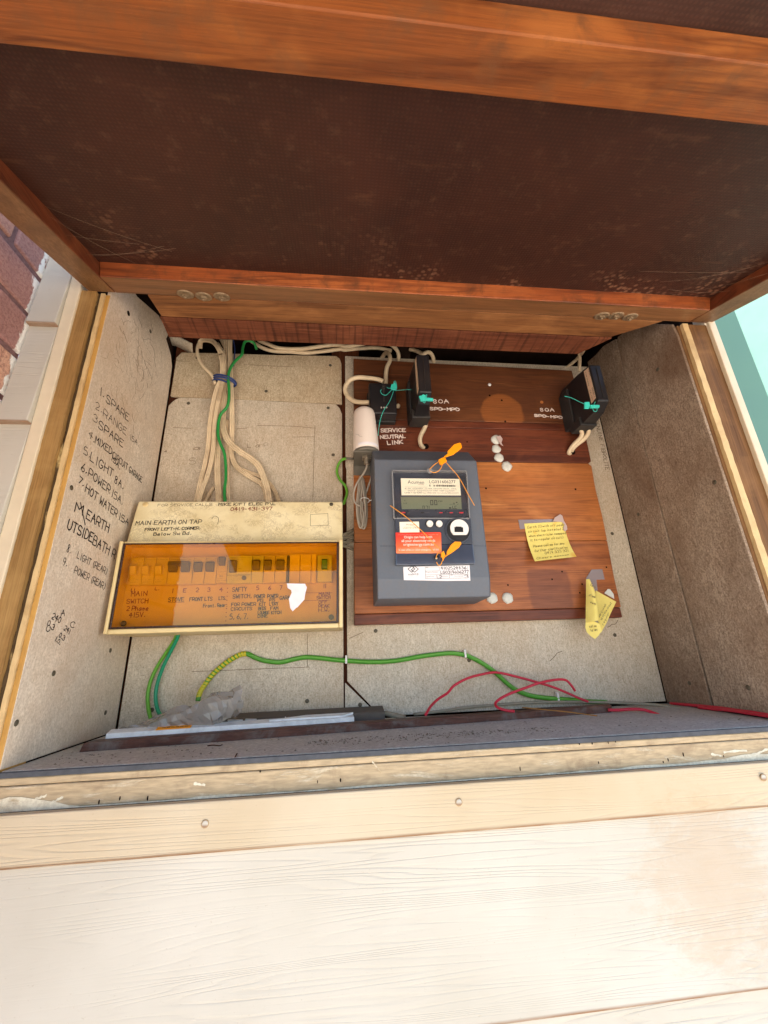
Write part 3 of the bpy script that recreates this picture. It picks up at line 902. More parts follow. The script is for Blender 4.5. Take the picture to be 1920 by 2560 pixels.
for k, (a, b) in enumerate(([(0.1928, -0.2304, -0.0211), (0.2047, -0.2304, -0.0239)], [(0.0404, -0.2304, -0.0255), (0.0507, -0.2304, -0.0235)], [(0.0565, -0.2304, -0.0304), (0.0669, -0.2304, -0.0251)], [(0.3801, -0.2304, -0.0114), (0.3888, -0.2304, -0.0220)], [(0.7831, -0.2304, -0.0261), (0.7964, -0.2304, -0.0279)], [(0.8002, -0.2304, -0.0248), (0.8312, -0.2304, -0.0242)], [(0.8348, -0.2304, -0.0300), (0.8592, -0.2304, -0.0245)])):
    a, b = V(a), V(b); m = MB()
    ups = [a.lerp(b, q / 6) + V((0, 0, nk.uniform(.0004, .0022))) for q in range(7)]; dns = [a.lerp(b, q / 6) - V((0, 0, nk.uniform(.0003, .0014))) for q in range(7)]
    m.add(ups + dns, [(q, q + 1, q + 8, q + 7) for q in range(6)]); m.build('paint_chip', MAT['chipped_paint'], box)

# jambs: stop, bead, flat face and cream outer trim on each side


def strip(name, x0, x1, yf, mat, zb=-.0061, zt=.70, yb=-.19, wob=0.0):
    m = MB()
    if wob:
        n = 60
        rows = []
        for i in range(n + 1):
            z = zb + (zt - zb) * i / n
            a, b = rng.uniform(-wob, wob), rng.uniform(-wob, wob)
            rows.append([(x0 + a, yf + rng.uniform(0, wob), z), (x1 + b, yf + rng.uniform(0, wob), z), (x1, yb, z), (x0, yb, z)])
        m.loft(rows, True)
        return m.build(name, MAT[mat], box)
    m.box(x0, x1, yf, yb, zb, zt)
    return m.build(name, MAT[mat], box, bevel=.0012)


strip('jamb_stop', -.0063, -.0002, -.2291, 'jamb_yellow', zt=.6255)
strip('jamb_bead', -.0117, -.0064, -.2315, 'jamb_cream', wob=.0004, zt=.6255)
strip('jamb_groove', -.0166, -.0118, -.2300, 'jamb_groove', wob=.0010, zt=.6255)
strip('jamb_face', -.0371, -.0167, -.2352, 'jamb_brown', wob=.0004, zt=.6255)
strip('jamb_trim', -.0530, -.0372, -.2385, 'trim', zb=-.0346, zt=.80)
strip('jamb_stop', .9256, .9316, -.2291, 'jamb_brown_dark', zt=.622)
strip('jamb_bead', .9318, .9422, -.2345, 'jamb_cream', wob=.0005, zt=.622)
strip('jamb_face', .9424, .9781, -.2325, 'jamb_brown_dark', wob=.0004, zt=.622)
strip('jamb_trim', .9783, .9912, -.2385, 'trim', zb=-.0346, zt=.80)
# header beams over the opening
m = MB(); m.prism([(.0535, -.2315, .6268), (.9, -.2315, .6268), (.83, -.1895, .6268), (.0575, -.1895, .6268)], (0, 0, .09)); m.build('header_beam', MAT['header'], box, bevel=.0012)
m = MB(); m.prism([(.0545, -.1875, .6262), (.8345, -.1875, .6262), (.794, -.1433, .6262), (.0515, -.1433, .6262)], (0, 0, .1)); m.build('rough_sawn_beam', MAT['rough_sawn'], box, bevel=.001)
# curled offcut of sheet lying in the top left corner of the cavity
m = MB(); m.sweep([(-0.0162, -0.0050, 0.7424), (0.0022, -0.0050, 0.7369), (0.0184, -0.0050, 0.7280), (0.0346, -0.0050, 0.7191)], [(-.012, -.0015), (.012, -.0012), (.012, .0012), (-.012, .0015)], (0, -.4, -1), 5); m.build('broken_sheet_corner', MAT['fibro_back'], box)

# ------------------------------------------------------------------ the lid
TH = .326488
CT, ST = math.cos(TH), math.sin(TH)


def lp(x, u, n):
    """lid coordinates: across, outward from the hinge, up through the lid"""
    return (x, -.232 - u * CT - n * ST, .62636 - u * ST + n * CT)


LN = V((0, -ST, CT))


def lbox(m, x0, x1, u0, u1, n0, n1):
    return m.add([lp(x, u, n) for x in (x0, x1) for u in (u0, u1) for n in (n0, n1)],
                 [(0, 1, 3, 2), (4, 6, 7, 5), (0, 4, 5, 1), (2, 3, 7, 6), (0, 2, 6, 4), (1, 5, 7, 3)])


XL0, XL1, XR1, XR0 = -.02839, .00935, .94623, .98779
m = MB(); lbox(m, XL1 - .01, XR1 + .01, .02, .36, .0206, .026); m.origin = lp(.46, 0.0, .0206)
lid = m.build('lid', MAT['lid_panel'], box)
m = MB(); lbox(m, XL1 - .01, XR1 + .01, .362, .72, .0206, .026); m.build('lid_panel', MAT['lid_panel_outer'], lid)
m = MB(); lbox(m, XL0 - .002, XR0 + .002, .001, .745, .0400, .0440); m.build('lid_cover', MAT['weatherboard'], lid)
m = MB(); lbox(m, XL1 + .0004, XR1 - .0004, .001, .0440, 0, .0400); m.build('hinge_rail', MAT['cedar_x'], lid, bevel=.0012)
m = MB(); lbox(m, XL1 + .0004, XR1 - .0004, .33989, .38332, -.0002, .0206); m.build('middle_rail', MAT['cedar_mid'], lid, bevel=.0012)
m = MB(); lbox(m, XL1 + .0004, XR1 - .0004, .70, .745, 0, .0400); m.build('end_rail', MAT['cedar_x'], lid, bevel=.0012)
m = MB(); lbox(m, XL0, XL1, .001, .745, 0, .0400); m.build('side_rail', MAT['cedar_y'], lid, bevel=.0015)
m = MB(); lbox(m, XR1, XR0, .001, .745, 0, .0400); m.build('side_rail', MAT['cedar_y'], lid, bevel=.0015)
# hinge bolts: three washers with square nuts at each end of the hinge rail
for i, p in enumerate([(0.1122, -0.2399, 0.6237), (0.1374, -0.2362, 0.6249), (0.1647, -0.2382, 0.6243)] + [(0.7806, -0.2399, 0.6237), (0.8040, -0.2429, 0.6227), (0.8303, -0.2411, 0.6233)]):
    p = V(p)
    m = MB(); m.lathe(p, -LN, [(-.001, .0122), (.0008, .0122), (.0020, .0104), (.0012, .0078), (.0012, .001)], 22); w = m.build('washer', MAT['washer'], lid)
    m = MB()
    a = rng.uniform(0, 1.5)
    ex, ey = V((math.cos(a), 0, 0)) + V((0, -CT, -ST)) * math.sin(a), V((-math.sin(a), 0, 0)) + V((0, -CT, -ST)) * math.cos(a)
    q = .0040
    m.prism([p + ex * q + ey * q, p - ex * q + ey * q, p - ex * q - ey * q, p + ex * q - ey * q], -LN * .0040)
    m.cyl(p - LN * .0038, p - LN * .0066, .0026, n=10)
    m.build('square_nut', MAT['washer'], w, bevel=.0005, seg=1)

# lettering on the linings
N_L, N_B = (1, 0, 0), (0, -1, 0)


def inscribe(parent, mat, nrm, items, wd, lift=.0003, name='handwriting'):
    for k, (txt, pq, h) in enumerate(items):
        m = MB()
        write(m, txt, pq[0], pq[1], h, wd, nrm, lift + k * .00001, seed=k + len(txt))
        m.build(name, MAT[mat], parent)


inscribe(left_sheet, 'ink', N_L, [
    ('1.', [(0.0000, -0.2047, 0.4665), (0.0000, -0.1936, 0.4688)], .0115), ('SPARE', [(0.0000, -0.1874, 0.4663), (0.0000, -0.1225, 0.4724)], .0118), ('SPARE', [(0.0000, -0.1917, 0.4198), (0.0000, -0.1241, 0.4243)], .0115),
    ('MIXED', [(0.0000, -0.1922, 0.3960), (0.0000, -0.1494, 0.3986)], .0100), ('CIRCUIT GARAGE', [(0.0000, -0.1457, 0.3960), (0.0000, -0.0491, 0.3953)], .0098), ('15A.', [(0.0000, -0.1482, 0.3918), (0.0000, -0.1199, 0.3871)], .0075),
    ('LIGHT', [(0.0000, -0.1949, 0.3670), (0.0000, -0.1359, 0.3675)], .0118), ('8A.', [(0.0000, -0.1296, 0.3622), (0.0000, -0.1005, 0.3620)], .0110), ('6.', [(0.0000, -0.2083, 0.3455), (-0.0000, -0.1956, 0.3463)], .0115),
    ('POWER', [(0.0000, -0.1917, 0.3448), (0.0000, -0.1357, 0.3410)], .0115), ('15A.', [(0.0000, -0.1302, 0.3395), (0.0000, -0.0951, 0.3371)], .0110), ('7.', [(0.0000, -0.2080, 0.3287), (0.0000, -0.1965, 0.3272)], .0085),
    ('HOT WATER', [(0.0000, -0.1910, 0.3220), (0.0000, -0.1059, 0.3134)], .0112), ('15A', [(0.0000, -0.0997, 0.3127), (0.0000, -0.0680, 0.3109)], .0105)], .0014)
inscribe(left_sheet, 'ink', N_L, [
    ('M', [(0.0000, -0.2024, 0.2896), (0.0000, -0.1861, 0.2904)], .0120), ('/', [(0.0000, -0.1896, 0.2783), (0.0000, -0.1767, 0.2824)], .0260), ('EARTH', [(0.0000, -0.1770, 0.2881), (0.0000, -0.1198, 0.2851)], .0125),
    ('UTSIDE', [(0.0000, -0.2098, 0.2639), (0.0000, -0.1537, 0.2608)], .0125), ('BATH R', [(0.0000, -0.1515, 0.2586), (0.0000, -0.0903, 0.2513)], .0130)], .0018)
inscribe(left_sheet, 'ink', N_L, [
    ('8.', [(0.0000, -0.2015, 0.2363), (0.0000, -0.1932, 0.2354)], .0095), ('LIGHT (REAR)', [(0.0000, -0.1787, 0.2330), (0.0000, -0.1041, 0.2251)], .0085), ('9.', [(0.0000, -0.2045, 0.2188), (0.0000, -0.1947, 0.2183)], .0090), ('POWER (REAR)', [(0.0000, -0.1783, 0.2133), (0.0000, -0.1019, 0.2031)], .0088),
    ('2.', [(0.0000, -0.2066, 0.4417), (0.0000, -0.1914, 0.4450)], .0105), ('RANGE', [(0.0000, -0.1871, 0.4423), (0.0000, -0.1213, 0.4473)], .0112), ('15A.', [(0.0000, -0.1092, 0.4480), (0.0000, -0.0781, 0.4501)], .0085), ('3', [(0.0000, -0.2071, 0.4232), (0.0000, -0.1979, 0.4233)], .0105), ('4.', [(0.0000, -0.2096, 0.3968), (0.0000, -0.1940, 0.3942)], .0100), ('5.', [(0.0000, -0.2111, 0.3695), (0.0000, -0.1959, 0.3700)], .0105),
    ('240', [(0.0000, -0.2017, 0.1539), (0.0000, -0.1851, 0.1493)], .0068), ('A', [(0.0000, -0.1853, 0.1574), (0.0000, -0.1785, 0.1588)], .0075), ('0.3', [(0.0000, -0.2075, 0.1463), (0.0000, -0.1947, 0.1404)], .0060), ('0', [(0.0000, -0.2076, 0.1397), (0.0000, -0.2010, 0.1378)], .0068),
    ('241', [(0.0000, -0.1748, 0.1423), (0.0000, -0.1624, 0.1375)], .0056), ('C', [(0.0000, -0.1633, 0.1462), (0.0000, -0.1546, 0.1455)], .0070), ('0.3', [(-0.0000, -0.1814, 0.1337), (0.0000, -0.1704, 0.1293)], .0054), ('1.0.', [(0.0000, -0.1876, 0.1290), (0.0000, -0.1765, 0.1241)], .0050)], .0010)
inscribe(right_sheet, 'ink_faded', N_B, [('GENUINE', [(0.9052, 0.0000, 0.5747), (0.9060, 0.0000, 0.5206)], .0078), ('FIBROLITE', [(0.9057, 0.0000, 0.5124), (0.9041, 0.0000, 0.4527)], .0082)], .0011, .0003, 'stamped_lettering')
m = MB()
for pts in ([(0.1777, 0.0000, 0.5419), (0.2176, 0.0000, 0.5423), (0.2551, 0.0000, 0.5415), (0.2928, 0.0000, 0.5386)], [(0.2927, 0.0000, 0.5450), (0.2920, 0.0000, 0.5076), (0.2919, 0.0000, 0.4617), (0.2920, 0.0000, 0.3823)], [(0.0168, 0.0000, 0.5335), (0.0511, 0.0000, 0.5326)], [(0.1385, 0.0000, 0.5335), (0.1590, 0.0000, 0.5357)], [(-0.0019, 0.0000, 0.6911), (0.0305, 0.0000, 0.6916)], [(0.1403, 0.0000, 0.6879), (0.2421, 0.0000, 0.6866)], [(0.2472, 0.0000, 0.5172), (0.2907, 0.0000, 0.5187)]):
    m = MB(); m.ribbon(spline(pts, 6), .0007, N_B, .0003); m.build('pencil_mark', MAT['pencil'], low_left)
for k, (t_, pq, h) in enumerate([('L a P', [(0.1626, 0.0000, 0.4921), (0.2017, 0.0000, 0.4947)], .0085), ('S', [(0.0576, 0.0000, 0.4546), (0.0690, 0.0000, 0.4560)], .0130), ('a', [(0.0611, 0.0000, 0.4854), (0.0739, 0.0000, 0.4856)], .009), ('e', [(0.0086, 0.0000, 0.4797), (0.0136, 0.0000, 0.4803)], .004), ('1', [(0.3134, 0.0000, 0.5094), (0.3165, 0.0000, 0.5095)], .005), ('.', [(0.0151, 0.0000, 0.5187), (0.0175, 0.0000, 0.5188)], .003)]):
    m = MB(); write(m, t_, pq[0], pq[1], h, .0007, N_B, .00035 + k * .00002, seed=k + 3); m.build('pencil_mark', MAT['pencil'], low_left)
for pts in ([(0.1038, 0.0000, 0.0829), (0.1556, 0.0000, 0.0828), (0.2346, 0.0000, 0.0831), (0.2858, 0.0000, 0.0830), (0.2894, 0.0000, 0.0889), (0.2879, 0.0000, 0.1366)], [(0.3600, 0.0000, 0.1268), (0.3714, 0.0000, 0.1314), (0.3843, 0.0000, 0.1365)]):
    m = MB(); m.ribbon(spline(pts, 6), .0007, N_B, .0003); m.build('pencil_mark', MAT['pencil'], low_left)
for pts in ([(0.7150, 0.0000, 0.0772), (0.7264, 0.0000, 0.0857), (0.7312, 0.0000, 0.0902), (0.7418, 0.0000, 0.0934)], [(0.8363, 0.0000, 0.1321), (0.8426, 0.0000, 0.1341), (0.8464, 0.0000, 0.1369), (0.8536, 0.0000, 0.1374), (0.8604, 0.0000, 0.1444)]):
    m = MB(); m.ribbon(spline(pts, 4), .0009, N_B, .0003); m.build('pencil_mark', MAT['pencil'], right_sheet)

# ------------------------------------------------------------------ wooden backboard for the meter
bb = thing('backboard', 'wooden backboard of stained horizontal planks behind the grey meter', 'board', (.616, -.0005, .1478))


def plank(poly, mat, yf=-.02):
    m = MB(); m.prism([(x, yf, z) for x, z in poly], (0, -yf - .0006, 0))
    return m.build('plank', MAT[mat], bb, bevel=.0014)


pl_top = plank([(.3718, .5508), (.3722, .6985), (.60, .6925), (.8630, .6885), (.8638, .668), (.864, .5508)], 'plank_top')
pl_strip = plank([(.3715, .5345), (.3715, .5502), (.8632, .5502), (.8628, .5345)], 'plank_red', -.0195)
pl_red = plank([(.3705, .4582), (.3710, .5339), (.8625, .5339), (.8618, .462), (.855, .4582)], 'plank_red')
pl_orange = plank([(.3695, .2932), (.370, .4576), (.854, .4576), (.8605, .452), (.8585, .40), (.8605, .34), (.8595, .2932)], 'plank_orange')
pl_low = plank([(.3685, .1662), (.369, .2927), (.8595, .2927), (.8575, .22), (.8585, .1662)], 'plank_mid')
pl_foot = plank([(.3680, .1478), (.3682, .1656), (.857, .1656), (.8575, .1478)], 'plank_red', -.0190)
for pl, pts, r in ((pl_top, [(0.6879, -0.0200, 0.6041), (0.6889, -0.0200, 0.5526), (0.6626, -0.0200, 0.6153)], .0022), (pl_orange, [(0.6292, -0.0200, 0.4003), (0.8150, -0.0200, 0.3995)], .0020), (pl_low, [(0.6481, -0.0200, 0.2103), (0.7560, -0.0200, 0.2334), (0.7910, -0.0200, 0.2094), (0.7341, -0.0200, 0.2194), (0.7833, -0.0200, 0.1935), (0.8459, -0.0200, 0.2404)], .0016), (pl_red, [(0.6014, -0.0200, 0.5024)], .0015)):
    for p in pts:
        m = MB(); m.cyl(V(p) + V((0, .001, 0)), V(p) - V((0, .0003, 0)), r, n=10, smooth=False); m.build('nail_hole', MAT['hole'], pl)
for p in ([(0.5151, -0.0200, 0.4904)][0], [(0.8245, -0.0200, 0.4833)][0]):
    m = MB(); m.cyl(V(p) + V((0, .001, 0)), V(p) - V((0, .0004, 0)), .0062, n=20, smooth=False); m.build('cable_hole', MAT['hole'], pl_red)
p = [(0.6654, -0.0200, 0.6423)][0]
m = MB(); m.lathe(p, (0, -1, 0), [(0, .0035), (.0015, .0035), (.0022, .0025), (.0023, .0004)], 14); s_ = m.build('screw', MAT['white_plastic'], pl_top)
p = [(0.7773, -0.0200, 0.6021)][0]
m = MB(); m.cyl(V(p), V(p) - V((0, .0006, 0)), .0036, n=9, smooth=False); m.build('wood_chip', MAT['plank_orange'], pl_top)
for pl, items, wd in ((pl_top, [('80A', [(0.5373, -0.0200, 0.5918), (0.5705, -0.0200, 0.5937)], .0085), ('SPD-MPD', [(0.5300, -0.0200, 0.5755), (0.5920, -0.0200, 0.5752)], .0062), ('80A', [(0.7696, -0.0200, 0.5792), (0.8015, -0.0200, 0.5802)], .0072), ('SPD-MPD', [(0.7554, -0.0200, 0.5660), (0.8166, -0.0200, 0.5625)], .0054)], .0019),
                      (pl_red, [('SERVICE', [(0.4258, -0.0200, 0.5210), (0.4753, -0.0200, 0.5229)], .0075), ('NEUTRAL', [(0.4241, -0.0200, 0.5062), (0.4750, -0.0200, 0.5090)], .0072), ('LINK', [(0.4380, -0.0200, 0.4929), (0.4683, -0.0200, 0.4963)], .0075)], .0019)):
    inscribe(pl, 'ink_white', N_B, items, wd, .0004, 'lettering')

# ------------------------------------------------------------------ electricity meter
mt = thing('electricity_meter', 'slate grey electricity meter with clear display cover and orange sticker', 'meter', (.493, -.0205, .1775))
m = MB()
prof = [(-.0208, .1775), (-.108, .1795), (-.1152, .2090), (-.1152, .4130), (-.082, .4470), (-.0208, .4545)]
m.loft([[(.4015, y, z) for y, z in prof], [(.4065, y, z) for y, z in prof], [(.5795, y, z) for y, z in prof], [(.5822, y + (.0 if y > -.05 else .004), z) for y, z in prof]], True)
body = m.build('case', MAT['meter_grey'], mt, bevel=.004, seg=3)
m = MB()
for pts in ([(0.4073, -0.1154, 0.2614), (0.4313, -0.1154, 0.2611)], [(0.5599, -0.1154, 0.2604), (0.5806, -0.1154, 0.2598)]):
    m.ribbon([V(pts[0]), V(pts[0]).lerp(V(pts[1]), .5), V(pts[1])], .0007, N_B, .0002)
m.build('seam', MAT['meter_dark'], body)
# dark face behind the clear cover
m = MB(); m.prism([(0.4348, -0.1165, 0.3905), (0.5592, -0.1165, 0.3907), (0.5559, -0.1165, 0.3090), (0.4337, -0.1165, 0.3092)], (0, .0016, 0)); face = m.build('face_panel', MAT['meter_dark'], mt)
m = MB(); m.prism([(0.4455, -0.1180, 0.3774), (0.5463, -0.1180, 0.3770), (0.5460, -0.1180, 0.3473), (0.4455, -0.1180, 0.3472)], (0, .0014, 0)); plate = m.build('rating_plate', MAT['paper'], mt)
m = MB()
print_text(m, 'Acumen', *[(0.4568, -0.1180, 0.3678), (0.4845, -0.1180, 0.3674)], .0060, N_B)
print_text(m, 'LG031606277', *[(0.4938, -0.1180, 0.3686), (0.5390, -0.1180, 0.3688)], .0056, N_B)
q0, q1 = V([(0.4933, -0.1182, 0.3625)][0]), V([(0.5388, -0.1182, 0.3623)][0])
x = 0.0
while x < 1:
    w = rng.choice((.006, .010, .016))
    if x > .24 or x < .05 or .13 < x < .2:
        a, b = q0.lerp(q1, x), q0.lerp(q1, min(x + w, 1))
        m.add([a, b, b + V((0, 0, .0036)), a + V((0, 0, .0036))], [(0, 1, 2, 3)])
    x += w + rng.choice((.006, .012))
print_text(m, '3P 4W  3x230/400V  10-100A  50Hz', *[(0.4512, -0.1180, 0.3581), (0.5079, -0.1180, 0.3581)], .0018, N_B)
print_text(m, 'NMI 14/2/76   V2018', *[(0.5086, -0.1180, 0.3581), (0.5392, -0.1180, 0.3580)], .0018, N_B)
print_text(m, 'Class 1   Load Control  1.0A  1000 imp/kWh', *[(0.4561, -0.1180, 0.3541), (0.5358, -0.1180, 0.3539)], .0016, N_B)
print_text(m, 'Landis + Gyr E360', *[(0.4508, -0.1180, 0.3503), (0.4796, -0.1180, 0.3503)], .0026, N_B)
print_text(m, 'Type HM3C G18  Cat ms23456789012345678', *[(0.4807, -0.1180, 0.3503), (0.5422, -0.1180, 0.3503)], .0017, N_B)
for pts in ([(0.4520, -0.1183, 0.3614), (0.4903, -0.1183, 0.3613)], [(0.4510, -0.1183, 0.3561), (0.5397, -0.1183, 0.3563)]):
    a, b = V(pts[0]), V(pts[1]); m.add([a, b, b + V((0, 0, .0003)), a + V((0, 0, .0003))], [(0, 1, 2, 3)])
m.build('lettering', MAT['print'], plate)
m = MB(); print_text(m, 'energy', *[(0.4746, -0.1180, 0.3656), (0.4844, -0.1180, 0.3655)], .0015, N_B); m.build('lettering', MAT['print_red'], plate)
m = MB(); m.prism([(0.4443, -0.1172, 0.3441), (0.5463, -0.1172, 0.3439), (0.5453, -0.1172, 0.3229), (0.4445, -0.1172, 0.3231)], (0, .0008, 0)); lcd = m.build('display', MAT['lcd'], mt)
m = MB()
seg7 = {'0': 'abcdef', '7': 'abc', 'n': 'abcef', 'L': 'def', 'C': 'adef', '1': 'bc', 'r': 'ef'}


def digit(mb, ch, p, w, h, t):
    P = V(p)
    bars = {'a': (0, h - t, w, h), 'b': (w - t, h / 2, w, h), 'c': (w - t, 0, w, h / 2), 'd': (0, 0, w, t), 'e': (0, 0, t, h / 2), 'f': (0, h / 2, t, h), 'g': (0, h / 2 - t / 2, w, h / 2 + t / 2)}
    for k in seg7[ch]:
        x0, z0, x1, z1 = bars[k]
        mb.add([P + V((x0, 0, z0)), P + V((x1, 0, z0)), P + V((x1, 0, z1)), P + V((x0, 0, z1))], [(0, 1, 2, 3)])


for ch, px in (('0', [(0.4929, -0.1174, 0.3299)][0]), ('0', [(0.4997, -0.1174, 0.3299)][0])): digit(m, ch, px, .0048, .0086, .0010)
for ch, px in (('n', [(0.4794, -0.1174, 0.3234)][0]), ('7', [(0.4846, -0.1174, 0.3234)][0]), ('r', [(0.4900, -0.1174, 0.3234)][0]), ('L', [(0.5295, -0.1174, 0.3234)][0]), ('C', [(0.5335, -0.1174, 0.3234)][0])): digit(m, ch, px, .0036, .0052, .0008)
print_text(m, 'kW', *[(0.5065, -0.1173, 0.3351), (0.5139, -0.1173, 0.3351)], .0032, N_B)
print_text(m, 'AC', *[(0.4492, -0.1173, 0.3364), (0.4526, -0.1173, 0.3365)], .0018, N_B)
print_text(m, 'L1P', *[(0.4482, -0.1173, 0.3319), (0.4543, -0.1173, 0.3319)], .0022, N_B)
print_text(m, '12.34 - V', *[(0.5257, -0.1173, 0.3300), (0.5405, -0.1173, 0.3304)], .0016, N_B)
print_text(m, '- - -', *[(0.5061, -0.1173, 0.3237), (0.5141, -0.1173, 0.3237)], .0016, N_B)
for pts in ([(0.5238, -0.1175, 0.3258), (0.5276, -0.1175, 0.3237)], [(0.5365, -0.1175, 0.3354), (0.5389, -0.1175, 0.3338)], [(0.5319, -0.1175, 0.3338), (0.5340, -0.1175, 0.3323)]):
    a, b = pts; m.add([a, (b[0], a[1], a[2]), b, (a[0], a[1], b[2])], [(0, 1, 2, 3)])
m.build('segments', MAT['print'], lcd)
for pts in ([(0.4442, -0.1172, 0.3177), (0.4501, -0.1172, 0.3156)], [(0.5063, -0.1172, 0.3174), (0.5123, -0.1172, 0.3156)], [(0.5239, -0.1172, 0.3174), (0.5296, -0.1172, 0.3156)], [(0.5401, -0.1172, 0.3177), (0.5475, -0.1172, 0.3153)]):
    a, b = pts; m = MB(); m.box(a[0], b[0], -.1180, -.1168, a[2], b[2]); m.build('indicator_lamp', MAT['led_red'], mt, bevel=.0004, seg=1)
m = MB()
print_text(m, '1Wh', *[(0.4540, -0.1166, 0.3161), (0.4586, -0.1166, 0.3161)], .0016, N_B); print_text(m, 'varh', *[(0.4834, -0.1166, 0.3161), (0.4904, -0.1166, 0.3161)], .0018, N_B); print_text(m, '1000 imp/kWh', *[(0.4602, -0.1166, 0.3194), (0.4732, -0.1166, 0.3194)], .0012, N_B)
for tx, pts in (('A', [(0.5035, -0.1166, 0.3161), (0.5052, -0.1166, 0.3161)]), ('B', [(0.5203, -0.1166, 0.3161), (0.5222, -0.1166, 0.3161)]), ('C', [(0.5366, -0.1166, 0.3161), (0.5386, -0.1166, 0.3161)])): print_text(m, tx, *pts, .0018, N_B)
m.build('lettering', MAT['print_grey'], face)
m = MB(); a, b = [(0.4754, -0.1172, 0.3176), (0.4808, -0.1172, 0.3157)]; m.box(a[0], b[0], -.1178, -.1168, a[2], b[2]); m.build('indicator_window', MAT['black_plastic'], mt)
# clear cover: face and four edges
cv = [(0.4316, -0.1255, 0.3884), (0.5575, -0.1255, 0.3886), (0.5543, -0.1255, 0.3052), (0.4310, -0.1255, 0.3055)]
m = MB(); m.prism(cv, (0, .0012, 0)); cover = m.build('clear_cover', MAT['clear'], mt)
m = MB()
for i in range(4):
    a, b = V(cv[i]), V(cv[(i + 1) % 4])
    d = (b - a).normalized(); n_ = d.cross(V((0, 1, 0)))
    m.prism([a + V((0, .0014, 0)), b + V((0, .0014, 0)), b + V((0, .0014, 0)) - n_ * -.0016, a + V((0, .0014, 0)) - n_ * -.0016], (0, .0085, 0))
m.build('cover_edge', MAT['clear_edge'], cover)
p = [(0.4948, -0.1240, 0.3898)][0]
m = MB(); m.lathe(V(p) + V((0, .003, 0)), (0, -1, 0), [(0, .0052), (.003, .0052), (.0045, .004), (.0048, .0005)], 14); m.build('cover_lug', MAT['clear_edge'], mt)
# lower cover with buttons, optical port and stickers
m = MB(); m.prism([(0.4322, -0.1225, 0.3053), (0.5575, -0.1225, 0.3050), (0.5562, -0.1225, 0.2618), (0.4315, -0.1225, 0.2629)], (0, .0075, 0)); low = m.build('lower_panel', MAT['meter_dark'], mt, bevel=.0008)
m = MB(); m.prism([(0.4314, -0.1230, 0.2623), (0.5559, -0.1230, 0.2612), (0.5562, -0.1230, 0.2292), (0.4299, -0.1230, 0.2289)], (0, .0080, 0)); term = m.build('terminal_cover', MAT['meter_gloss'], mt, bevel=.0010)
for p in [(0.4877, -0.1225, 0.2953), (0.5031, -0.1225, 0.2952)]:
    m = MB(); m.lathe(V(p) + V((0, .001, 0)), (0, -1, 0), [(0, .0068), (.0022, .0068), (.0022, .0056)], 24); ring = m.build('button_ring', MAT['black_plastic'], mt)
    m = MB(); m.lathe(V(p), (0, -1, 0), [(0, .0056), (.0035, .0054), (.0042, .0046), (.0036, .0036), (.0032, .0004)], 24); m.build('push_button', MAT['white_plastic'], ring)
p = V([(0.5335, -0.1225, 0.2844)][0])
m = MB(); m.lathe(p + V((0, .001, 0)), (0, -1, 0), [(0, .0210), (.0030, .0210), (.0034, .0202), (.0034, .0192), (.0012, .0188)], 40); port = m.build('optical_port', MAT['meter_dark'], mt)
m = MB(); m.cyl(p, p - V((0, .0013, 0)), .0187, n=40, smooth=False); m.build('port_recess', MAT['black_plastic'], port)
m = MB()
w_ = V([(0.5357, -0.1225, 0.2870)][0])
ring = []
for i in range(40):
    a = 2 * math.pi * i / 40
    ring.append((w_.x + .0152 * math.cos(a), -.1262, w_.z + max(-.0108, .0152 * math.sin(a))))
m.prism(ring, (0, .003, 0)); m.build('port_face', MAT['white_plastic'], port, bevel=.0004, seg=1)
m = MB(); m.prism([(0.5273, -0.1265, 0.2888), (0.5293, -0.1265, 0.2888), (0.5297, -0.1265, 0.2899), (0.5392, -0.1265, 0.2896), (0.5393, -0.1265, 0.2884), (0.5416, -0.1265, 0.2884), (0.5411, -0.1265, 0.2803), (0.5269, -0.1265, 0.2806)], (0, .0010, 0)); m.build('port_slot', MAT['black_plastic'], port)
m = MB(); m.prism([(0.4390, -0.1230, 0.2989), (0.4705, -0.1230, 0.2994), (0.4705, -0.1230, 0.2811), (0.4389, -0.1230, 0.2810)], (0, .0008, 0)); st = m.build('modem_label', MAT['paper'], mt)
m = MB(); print_text(m, 'Modem', *[(0.4499, -0.1230, 0.2928), (0.4628, -0.1230, 0.2927)], .0030, N_B); print_text(m, 'LG031512762', *[(0.4443, -0.1230, 0.2873), (0.4678, -0.1230, 0.2878)], .0034, N_B); m.build('lettering', MAT['print_grey'], st)
m = MB(); m.prism([(0.4318, -0.1240, 0.2809), (0.5037, -0.1240, 0.2812), (0.5052, -0.1240, 0.2795), (0.5035, -0.1240, 0.2475), (0.5023, -0.1240, 0.2468), (0.4322, -0.1240, 0.2473), (0.4312, -0.1240, 0.2482)], (0, .0009, 0)); st = m.build('help_sticker', MAT['sticker'], mt)
m = MB()
for tx, pts, h in (('Origin can help with', [(0.4449, -0.1240, 0.2713), (0.4902, -0.1240, 0.2715)], .0042), ('all your electricity needs', [(0.4405, -0.1240, 0.2653), (0.4948, -0.1240, 0.2655)], .0042), ('originenergy.com.au', [(0.4432, -0.1240, 0.2594), (0.4918, -0.1240, 0.2593)], .0044),
                   ('In case of fire or other emergency call 000', [(0.4357, -0.1240, 0.2514), (0.4996, -0.1240, 0.2513)], .0027), ('. . . . . . . . . . . . . . . . . . . . . . . . . . . . . .', [(0.4358, -0.1240, 0.2770), (0.4995, -0.1240, 0.2772)], .0030), ('. . . . . . . . . . . . . . . . . . . . . . . . . . . . . .', [(0.4359, -0.1240, 0.2550), (0.4992, -0.1240, 0.2550)], .0030)):
    print_text(m, tx, *pts, h, N_B)
m.build('lettering', MAT['print_white'], st)
p = V([(0.4944, -0.1230, 0.2390)][0])
